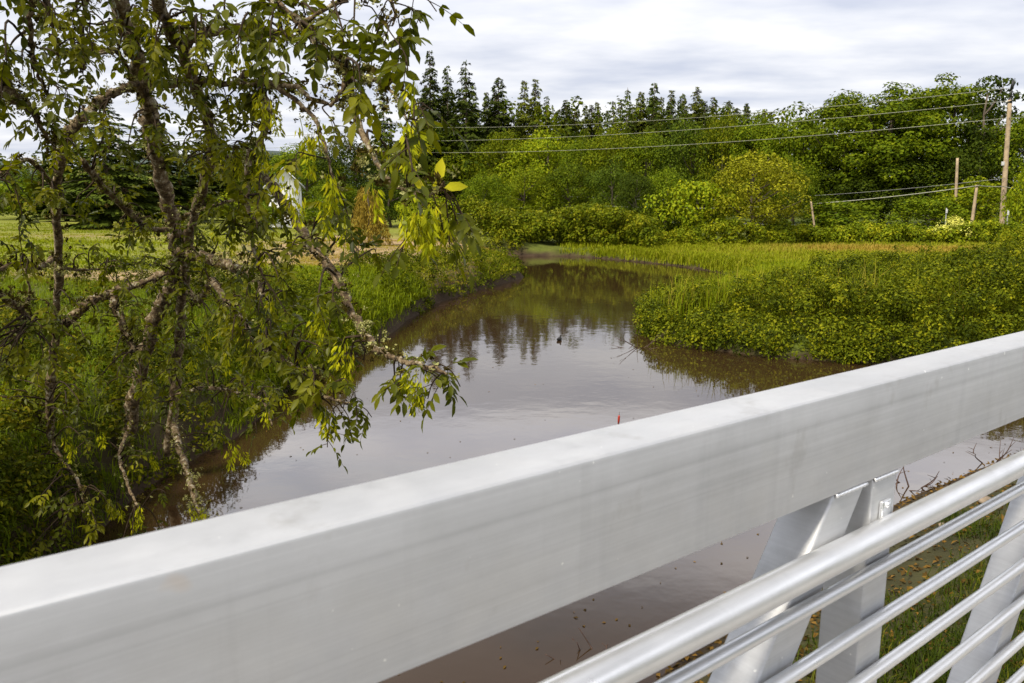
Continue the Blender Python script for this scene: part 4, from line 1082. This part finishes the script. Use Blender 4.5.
# project branch points back to pixels to find the nearest branch for each twig
def proj(Pw):
    v = Pw - np.array([0, 0, ZC]); fw = v[:, 1] * math.cos(PITCH) - v[:, 2] * math.sin(PITCH); up_ = v[:, 1] * math.sin(PITCH) + v[:, 2] * math.cos(PITCH)
    return np.stack([512 + F * v[:, 0] / fw, 341.5 - F * up_ / fw], 1)
BPX = proj(BPa)
def tufts(name, items, m, size, n_leaf):
    P, A, Nn, Ln = [], [], [], []
    for c, r_, u in items:
        d_ = rand_dir(1)[0]; d_[2] = abs(d_[2]) * 0.7
        q = c + d_ * r_ * 0.9
        n = n_leaf; dd = unit(d_ + 0.8 * rand_dir(n))
        P.append(np.repeat(q[None], n, 0) + rng.normal(0, 0.008, (n, 3))); A.append(dd); Nn.append(rand_dir(n)); Ln.append(size * rng.uniform(.5, 1.5, n) * (0.5 + u))
    P = np.vstack(P); A = np.vstack(A); Nn = np.vstack(Nn); Ln = np.concatenate(Ln)
    V, T = leaves(P - ashb, A, Nn, Ln, Ln * 0.6)
    return link(name, make_mesh(name, V, T, m, False, np.repeat(rng.uniform(0, 1, len(P)), 4)), ash)
xt = []
for (px, py, d, cnt) in ((347, 73, 3.7, 14), (350, 95, 3.7, 6), (10, 96, 5.2, 16), (28, 106, 5.3, 16), (205, 255, 8.7, 30), (222, 263, 8.2, 22), (343, 300, 5.4, 16), (360, 330, 5.1, 18), (378, 348, 4.9, 14), (192, 480, 8.8, 20), (196, 500, 8.2, 16), (60, 268, 8, 16), (188, 32, 6, 16), (150, 230, 8.7, 10), (45, 420, 9, 14), (262, 118, 5.8, 8)):
    for _ in range(cnt): xt.append((at(px, py, d) + rng.normal(0, 0.035 * d / 5, 3), 0.03, rng.uniform()))
sel = rng.uniform(0, 1, len(lich_P)) < 0.58
tag(tufts('lichen', [l for l, s in zip(lich_P, sel) if s] + xt, M['lichen'], 0.014, 14), None, None, None, 'stuff')
tag(tufts('moss', [l for l, s in zip(lich_P, sel) if not s], M['moss'], 0.022, 12), None, None, None, 'stuff')

GRID = """
578687997743000
476457877313200
265355875134300
354567875244410
233336787445540
511367787554640
401357987522100
555689999861000
665689999962100
645678999753420
333333322241000
333222210000000
442331100000000
663210000000000
""".split()
GRID = np.array([[int(c) for c in r] for r in GRID])      # leafiness per cell of 32 x 40 pixels
twig = MB(); LP, LA, LN, LL2, LC = [], [], [], [], []
SEEDS = []
def compound(b, dirv, ln, npair, size, tone):
    """one pinnate leaf: pairs of leaflets along a drooping stalk and one at the tip"""
    n = npair * 2 + 1; dirv = unit(dirv)
    sd = unit(np.cross(dirv, [0.1, 0.05, 1.0])); nm_ = np.cross(sd, dirv)
    for k in range(npair + 1):
        t = 0.35 + 0.65 * k / npair
        p = b + dirv * ln * t + np.array([0, 0, -1.0]) * ln * 0.22 * t * t
        dd = unit(dirv + np.array([0, 0, -0.45]) * t)
        if k < npair:
            for s in (-1, 1):
                LP.append(p); LA.append(unit(dd * 0.62 + sd * s * 0.8 + rng.normal(0, 0.22, 3) + [0, 0, -0.22])); LN.append(unit(nm_ + rng.normal(0, 0.35, 3)))
                LL2.append(size * rng.uniform(.75, 1.15)); LC.append(tone + rng.normal(0, .07))
        else:
            LP.append(p); LA.append(dd + rng.normal(0, 0.15, 3)); LN.append(unit(nm_ + rng.normal(0, 0.3, 3))); LL2.append(size * rng.uniform(.9, 1.25)); LC.append(tone + rng.normal(0, .07))
    tp = np.array([b + dirv * ln * t + np.array([0, 0, -1.0]) * ln * 0.22 * t * t for t in (0, .35, .7, 1.0)])
    twig.tube(tp, [0.0022, 0.0019, 0.0015, 0.001], 4, cap=False)
def spray(c, frm, r0, nleaf, size, tone):
    mid = (c + frm) / 2 + np.array([0, 0, 0.10 * np.linalg.norm(c - frm)]) + rng.normal(0, 0.03, 3)
    tw = spline([frm, mid, c, c + unit(c - mid) * 0.05 + [0, 0, -0.05]], 4)
    twig.tube(tw, np.linspace(min(r0 * .6, 0.010), 0.0028, len(tw)), 5, cap=False)
    ax = unit(c - frm + 1e-4)
    for k in range(nleaf):
        t = rng.uniform(0.55, 1.0); b = tw[int(t * (len(tw) - 1))]
        dv = unit(ax * 0.5 + rand_dir(1)[0] * 0.95 + np.array([0, 0, -0.38]))
        compound(b, dv, rng.uniform(.10, .17), rng.integers(2, 4), size, tone)
def attach(px, py, tries=1):
    dd = np.hypot(BPX[:, 0] - px, BPX[:, 1] - py) + BRa * 250
    j = np.argsort(dd)[:6]; j = int(rng.choice(j)); return j
def add_spray(px, py, tone=None, dshift=None, nleaf=None):
    for gx_, gy_, gr_ in ((284, 182, 17), (342, 104, 16), (275, 62, 12), (120, 74, 15), (14, 132, 17), (216, 98, 12), (228, 60, 12), (332, 84, 10)):
        if tone is None and math.hypot(px - gx_, py - gy_) < gr_: return
    j = attach(px, py); Y = BPa[j][1] + (rng.normal(-0.15, 0.4) if dshift is None else dshift)
    Y = max(2.7, Y); c = at(px, py, Y)
    if tone is None and rng.uniform() > (Y / 6.6) ** 1.6: return
    size = rng.uniform(.058, .082)
    spray(c, BPa[j], BRa[j], nleaf or int(rng.integers(3, 6)), size, tone if tone is not None else float(np.clip(rng.normal(0.36, 0.16), 0.02, 0.8)))
DENS = 0.82
for r in range(GRID.shape[0]):
    for c_ in range(GRID.shape[1]):
        for _ in range(rng.poisson(GRID[r, c_] * DENS)):
            add_spray(32 * c_ + rng.uniform(0, 32), 40 * r + rng.uniform(0, 40))
# crown above and to the left of the picture
for _ in range(150): add_spray(rng.uniform(-120, 330), rng.uniform(-260, -5))
for _ in range(120): add_spray(rng.uniform(-160, -5), rng.uniform(0, 420))
# the young bright leaves at the tip on the right
for a, b, ln, up in ((441, 178, .075, (0.18, 0, 1)), (447, 184, .075, (1, 0.1, 0.12)), (428, 188, .06, (-.5, 0, .75)), (436, 186, .05, (.3, -.3, .4))):
    LP.append(at(a - 3, b + 4, 3.12)); LA.append(np.array(up)); LN.append(unit(np.array([0.1, -1.0, 0.45]))); LL2.append(ln * 1.25); LC.append(1.0)
for a, b in ((452, 205), (460, 212), (440, 215), (448, 222), (456, 200)): add_spray(a, b, 0.35, 0.0, 2)
for a, b in ((436, 376), (446, 380), (432, 384), (452, 372), (425, 366), (412, 362)): add_spray(a, b, 0.3, 0.0, 2)
for a, b in ((338, 408), (348, 416), (356, 404), (330, 404), (345, 400), (364, 408)): add_spray(a, b, 0.26, 0.0, 2)
for a, b in ((382, 12), (390, 24), (398, 18), (372, 8), (410, 8), (425, -2)): add_spray(a, b, 0.25, 0.0, 2)
LP = np.array(LP); LA = np.array(LA); LN = np.array(LN); LL2 = np.array(LL2)
V, T = leaflets(LP - ashb, LA, LN, LL2, LL2 * rng.uniform(.42, .55, len(LL2)), 0.16)
link('foliage', make_mesh('foliage', V, T, M['ash_leaf'], True, np.repeat(np.clip(LC, 0, 1), 8)), ash)
twig.V = [v - ashb for v in twig.V]; tag(twig.build('twig', M['twig'], ash), None, None, None, 'stuff')
print('ash leaflets', len(LP))

# hanging seed bunches: one mesh per bunch, a few shapes shared
def bunch_mesh(seed, n=34, L_=0.15):
    r = np.random.default_rng(seed)
    t = r.uniform(0, 1, n) ** 0.8; az = r.uniform(0, 6.28, n); rr = 0.032 * r.uniform(.3, 1, n) * (1.15 - 0.6 * t)
    P = np.stack([rr * np.cos(az), rr * np.sin(az), -0.012 - t * L_], 1)
    A = unit(np.stack([0.45 * np.cos(az), 0.45 * np.sin(az), -np.ones(n)], 1) + 0.25 * r.normal(size=(n, 3)))
    Nn = unit(r.normal(size=(n, 3)))
    V, T = leaflets(P, A, Nn, r.uniform(.030, .042, n), r.uniform(.009, .013, n), 0.05)
    s = MB(); s.tube([(0, 0, 0.0), (0.004, 0, -L_ * .5), (0, 0.003, -L_)], [.0018, .0012, .0008], 4, cap=False)
    Vs = np.vstack([V, np.vstack(s.V)])
    return make_mesh('seed_bunch', Vs, T, M['samara'], False, np.concatenate([np.repeat(np.clip(r.normal(.5, .28, n), 0, 1), 8), np.full(len(s.V[0]), .1)]), s.Q[0] + len(V))
BM = [bunch_mesh(s, 30 + 4 * s, 0.10 + 0.012 * s) for s in range(6)]
SPOT = [(410, 196, 3.25), (418, 200, 3.2), (426, 205, 3.2), (405, 206, 3.3), (415, 212, 3.22), (432, 200, 3.15), (420, 220, 3.2), (446, 208, 3.15), (412, 366, 4.3), (416, 374, 4.25), (422, 366, 4.2), (409, 380, 4.3), (418, 385, 4.2),
  (318, 310, 5.6), (322, 320, 5.6), (345, 336, 5.2), (350, 344, 5.2), (316, 296, 5.8), (270, 290, 6.2), (264, 318, 6.4), (285, 330, 6.2), (240, 318, 7.2), (250, 335, 6.8), (300, 352, 6), (326, 408, 5.1), (332, 412, 5.0), (334, 366, 5.4),
  (262, 86, 5.7), (256, 92, 5.7), (270, 96, 5.6), (232, 145, 6.6), (225, 150, 6.8), (238, 152, 6.6), (262, 140, 6), (300, 118, 5.3), (312, 134, 5.1), (320, 120, 5.1), (328, 165, 5), (334, 178, 4.9), (290, 178, 5.6), (300, 190, 5.6), (322, 196, 5.2), (280, 170, 6), (252, 160, 6.3),
  (234, 440, 7.8), (240, 448, 7.6), (228, 446, 7.8), (190, 505, 8.1), (200, 512, 8), (206, 505, 8), (120, 505, 8.6), (132, 515, 8.5), (110, 498, 8.8), (140, 505, 8.4), (65, 435, 8.9), (72, 445, 8.8), (60, 460, 8.8), (100, 430, 9), (150, 450, 9.2), (88, 500, 8.4), (75, 495, 8.4), (250, 398, 8), (266, 406, 7.5), (280, 392, 7.2),
  (400, 112, 3.4), (408, 122, 3.35), (414, 78, 3.45), (388, 140, 3.5), (372, 182, 3.5), (345, 215, 5.2), (205, 330, 8.4), (225, 350, 8), (215, 225, 8), (230, 235, 7.4), (195, 355, 9), (270, 215, 6.3), (262, 232, 6.2), (285, 10, 4.4), (250, 12, 4.8), (240, 40, 5.2), (150, 20, 6)]
SPOT = SPOT[:95]
for i, (a, b, d) in enumerate(SPOT):
    o = link('seed_bunch', BM[i % 6], ash); p = at(a, b, d) - ashb
    o.location = p * 1.0 - unit(p + ashb - np.array([0, 0, ZC])) * 0.22; o.rotation_euler = (rng.normal(0, .2), rng.normal(0, .2), rng.uniform(0, 6.28)); s = 1.05 if d < 4.5 else 1.4; o.scale = (s, s, s)

# ------------------------------------------------------------------ small things on and by the water
def smooth_obj(name, parts, m, parent=None):
    mb = MB()
    for c, rx, ry, rz in parts:
        u = np.linspace(0, np.pi, 10); 
        pts = np.stack([np.full(10, 0.0), -np.cos(u) * ry, np.zeros(10)], 1) + c
        mb.tube(pts, np.maximum(np.sin(u), .05) * rx, 12)
    return mb.build(name, m, parent, True)
p = on_z(559, 340.5, 0.0)
bird = empty('water_bird', tuple(p), 1.1); tag(bird, 'small dark bird floating alone on the open water', 'bird')
def ell(c, r, n=14, k=9):
    V = []; 
    for i in range(k):
        u = math.pi * (i + .5) / k
        for j in range(n): V.append((c[0] + r[0] * math.sin(u) * math.cos(6.2832 * j / n), c[1] + r[1] * math.sin(u) * math.sin(6.2832 * j / n), c[2] + r[2] * math.cos(u)))
    V += [(c[0], c[1], c[2] + r[2]), (c[0], c[1], c[2] - r[2])]
    Q = [[i * n + j, (i + 1) * n + j, (i + 1) * n + (j + 1) % n, i * n + (j + 1) % n] for i in range(k - 1) for j in range(n)]
    T = [[k * n, j, (j + 1) % n] for j in range(n)] + [[k * n + 1, (k - 1) * n + (j + 1) % n, (k - 1) * n + j] for j in range(n)]
    return V, Q, T
mb = MB(); mb.tube(spline([(-.125, 0, .065), (-.09, 0, .045), (0, 0, .035), (.075, 0, .045), (.09, 0, .085), (.10, 0, .115), (.122, 0, .118)], 4),
   np.interp(np.linspace(0, 1, 25), [0, .12, .35, .52, .68, .80, .92, 1], [.006, .028, .058, .05, .022, .021, .024, .012]), 12)
mb.build('body', M['bird'], bird, True)
mb = MB(); mb.tube([(.125, 0, .115), (.155, 0, .108)], [.007, .002], 8); mb.build('bill', M['ceramic'], bird)
p = on_z(618.5, 423, 0.0)
fl = empty('fishing_float', tuple(p)); tag(fl, 'slim red float standing upright in the water just beyond the top chord', 'float')
mb = MB(); mb.tube([(0, 0, -.03), (.002, 0, .05), (.006, 0, .115), (.008, 0, .14)], [.012, .02, .02, .008], 12); mb.build('body', M['red'], fl, True)
mb = MB(); mb.tube([(.008, 0, .138), (.012, 0, .2)], [.004, .003], 8); mb.build('stem', M['dead_twig'], fl)

def snag(px, py, seed, n, ln, label, name='snag', z=0.0):
    r = np.random.default_rng(seed); p = on_z(px, py, z); e = empty(name, tuple(p)); tag(e, label, 'twigs', 'dead twigs along the near water')
    for i in range(n):
        d_ = np.array([r.normal(), r.normal(), abs(r.normal()) * .8 + .1]); d_ /= np.linalg.norm(d_); L0 = ln * r.uniform(.5, 1.2)
        a = np.array([r.normal() * .1, r.normal() * .1, -.04]); k = spline([a, a + d_ * L0 * .5 + r.normal(0, .03, 3), a + d_ * L0 + r.normal(0, .05, 3)], 4)
        mb = MB(); mb.tube(k, np.linspace(.011, .003, len(k)), 6); 
        q = k[5]; mb.tube(spline([q, q + unit(d_ + r.normal(0, .6, 3)) * L0 * .3], 3), np.linspace(.005, .002, 4), 5); mb.build('twig', M['dead_twig'], e)
snag(598, 655, 3, 6, .22, 'dead twigs sticking out of the dark water under the top chord')
snag(640, 347, 5, 9, .8, 'bare dead twigs in the water at the tip of the thicket')
snag(905, 487, 6, 7, .45, 'dead twigs at the water edge right beside the bridge post')
snag(1000, 462, 8, 8, .5, 'dark twigs in the water right of the bridge post under the thick handrail')
snag(690, 655, 9, 7, .35, 'dark twigs on the muddy edge behind the nearer diagonal brace')
snag(430, 305, 12, 8, .7, 'dead sticks on the dark bank of the spit')
snag(505, 277, 13, 6, .7, 'dead sticks on the mud at the very tip of the spit')
snag(150, 462, 14, 9, .6, 'dead sticks on the mud under the ash trunk')
snag(120, 470, 15, 8, .5, 'dead sticks on the mud left of the ash trunk foot')
# stones and fallen leaves at the foot of the right bank
def stone(px, py, r0, seed, label):
    r = np.random.default_rng(seed); p = on_z(px, py, 0.12); z = g1(p[0], p[1])
    V, Q, T = ell((0, 0, 0), (r0 * r.uniform(.8, 1.3), r0 * r.uniform(.7, 1.1), r0 * r.uniform(.45, .7)), 12, 8)
    V = np.array(V); k = r.normal(size=(6, 3)); V = V * (1 + .16 * np.sin(V / r0 @ k.T * 1.4 + r.uniform(0, 6, 6)).mean(1, keepdims=True) * 2) 
    o = link('stone', make_mesh('stone', V, T, M['stone'], True, None, Q), None, (p[0], p[1], max(z, -.03) + r0 * .2)); o.rotation_euler = (0, 0, r.uniform(0, 6)); tag(o, label, 'stone', 'stones on the muddy edge of the near right bank')
for i in range(26):
    t = rng.uniform(); px = 884 + 130 * t; py = np.interp(px, [884, 950, 1024], [524, 498, 470]) + rng.uniform(-4, 48)
    stone(px, py, rng.uniform(.03, .085), 50 + i, 'brown stone lying on the muddy bank edge right of the bridge post')
P, Nn = [], []
while len(P) < 6500:
    px = rng.uniform(640, 1300); Yd = rng.uniform(4, 13); x = (px - 512) / F * Yd; d_ = float(river_dist(np.array([x]), np.array([Yd]))[0])
    if not (-.05 < d_ < 3.0) or rng.uniform() < d_ / 3.6: continue
    P.append((x, Yd, g1(x, Yd) + .012)); Nn.append(unit(np.array([0, 0, 1.0]) + rng.normal(0, .45, 3)))
P = np.array(P); Nn = np.array(Nn); ln = rng.uniform(.035, .085, len(P))
V, T = leaves(P, unit(np.cross(Nn, rand_dir(len(P)))), Nn, ln, ln * .55)
M['litter'] = foliage('litter', [(0.04, 0.025, 0.014), (0.10, 0.06, 0.03), (0.22, 0.12, 0.05)], trans=.1, warm=(1, 1, 1))
tag(link('leaf_litter', make_mesh('leaf_litter', V, T, M['litter'], False, np.repeat(rng.uniform(0, 1, len(P)), 4))), 'brown fallen leaves and debris on the near right bank edge', 'leaf litter', kind='stuff')

pts = []
while len(pts) < 260:
    px = rng.uniform(640, 1500); Yd = rng.uniform(3.6, 12); x = (px - 512) / F * Yd
    d_ = float(river_dist(np.array([x]), np.array([Yd]))[0])
    if d_ < 1.2 or bumpn(x * 1.6 + 3, Yd * 1.6) < 0.0: continue
    pts.append((x, Yd, g1(x, Yd) + rng.uniform(0.0, .16)))
tag(link('abutment_weeds', cloud_mass('abutment_weeds', pts, 60, 0.17, 0.045, M['weeds'], wr=(0.3, 0.6))), 'low tangled weeds among the grass below the bridge rail', 'weeds', kind='stuff')

P = []
while len(P) < 420:
    Yd = 5 + 32 * rng.uniform() ** 1.5; px = rng.uniform(60, 1100); x = (px - 512) / F * Yd
    d_ = float(river_dist(np.array([x]), np.array([Yd]))[0])
    if d_ > -0.1 or rng.uniform() > 0.12 + math.exp(d_ * 1.1): continue
    P.append((x, Yd, 0.006))
P = np.array(P); Nn = unit(np.array([0, 0, 1.0]) + rng.normal(0, .06, (len(P), 3))); ln = rng.uniform(.02, .06, len(P))
V, T = leaves(P, unit(np.cross(Nn, rand_dir(len(P)))), Nn, ln, ln * .5)
tag(link('floating_leaves', make_mesh('floating_leaves', V, T, M['litter'], False, np.repeat(rng.uniform(0, 1, len(P)), 4))), 'small fallen leaves floating on the brown water near the banks', 'leaves', kind='stuff')
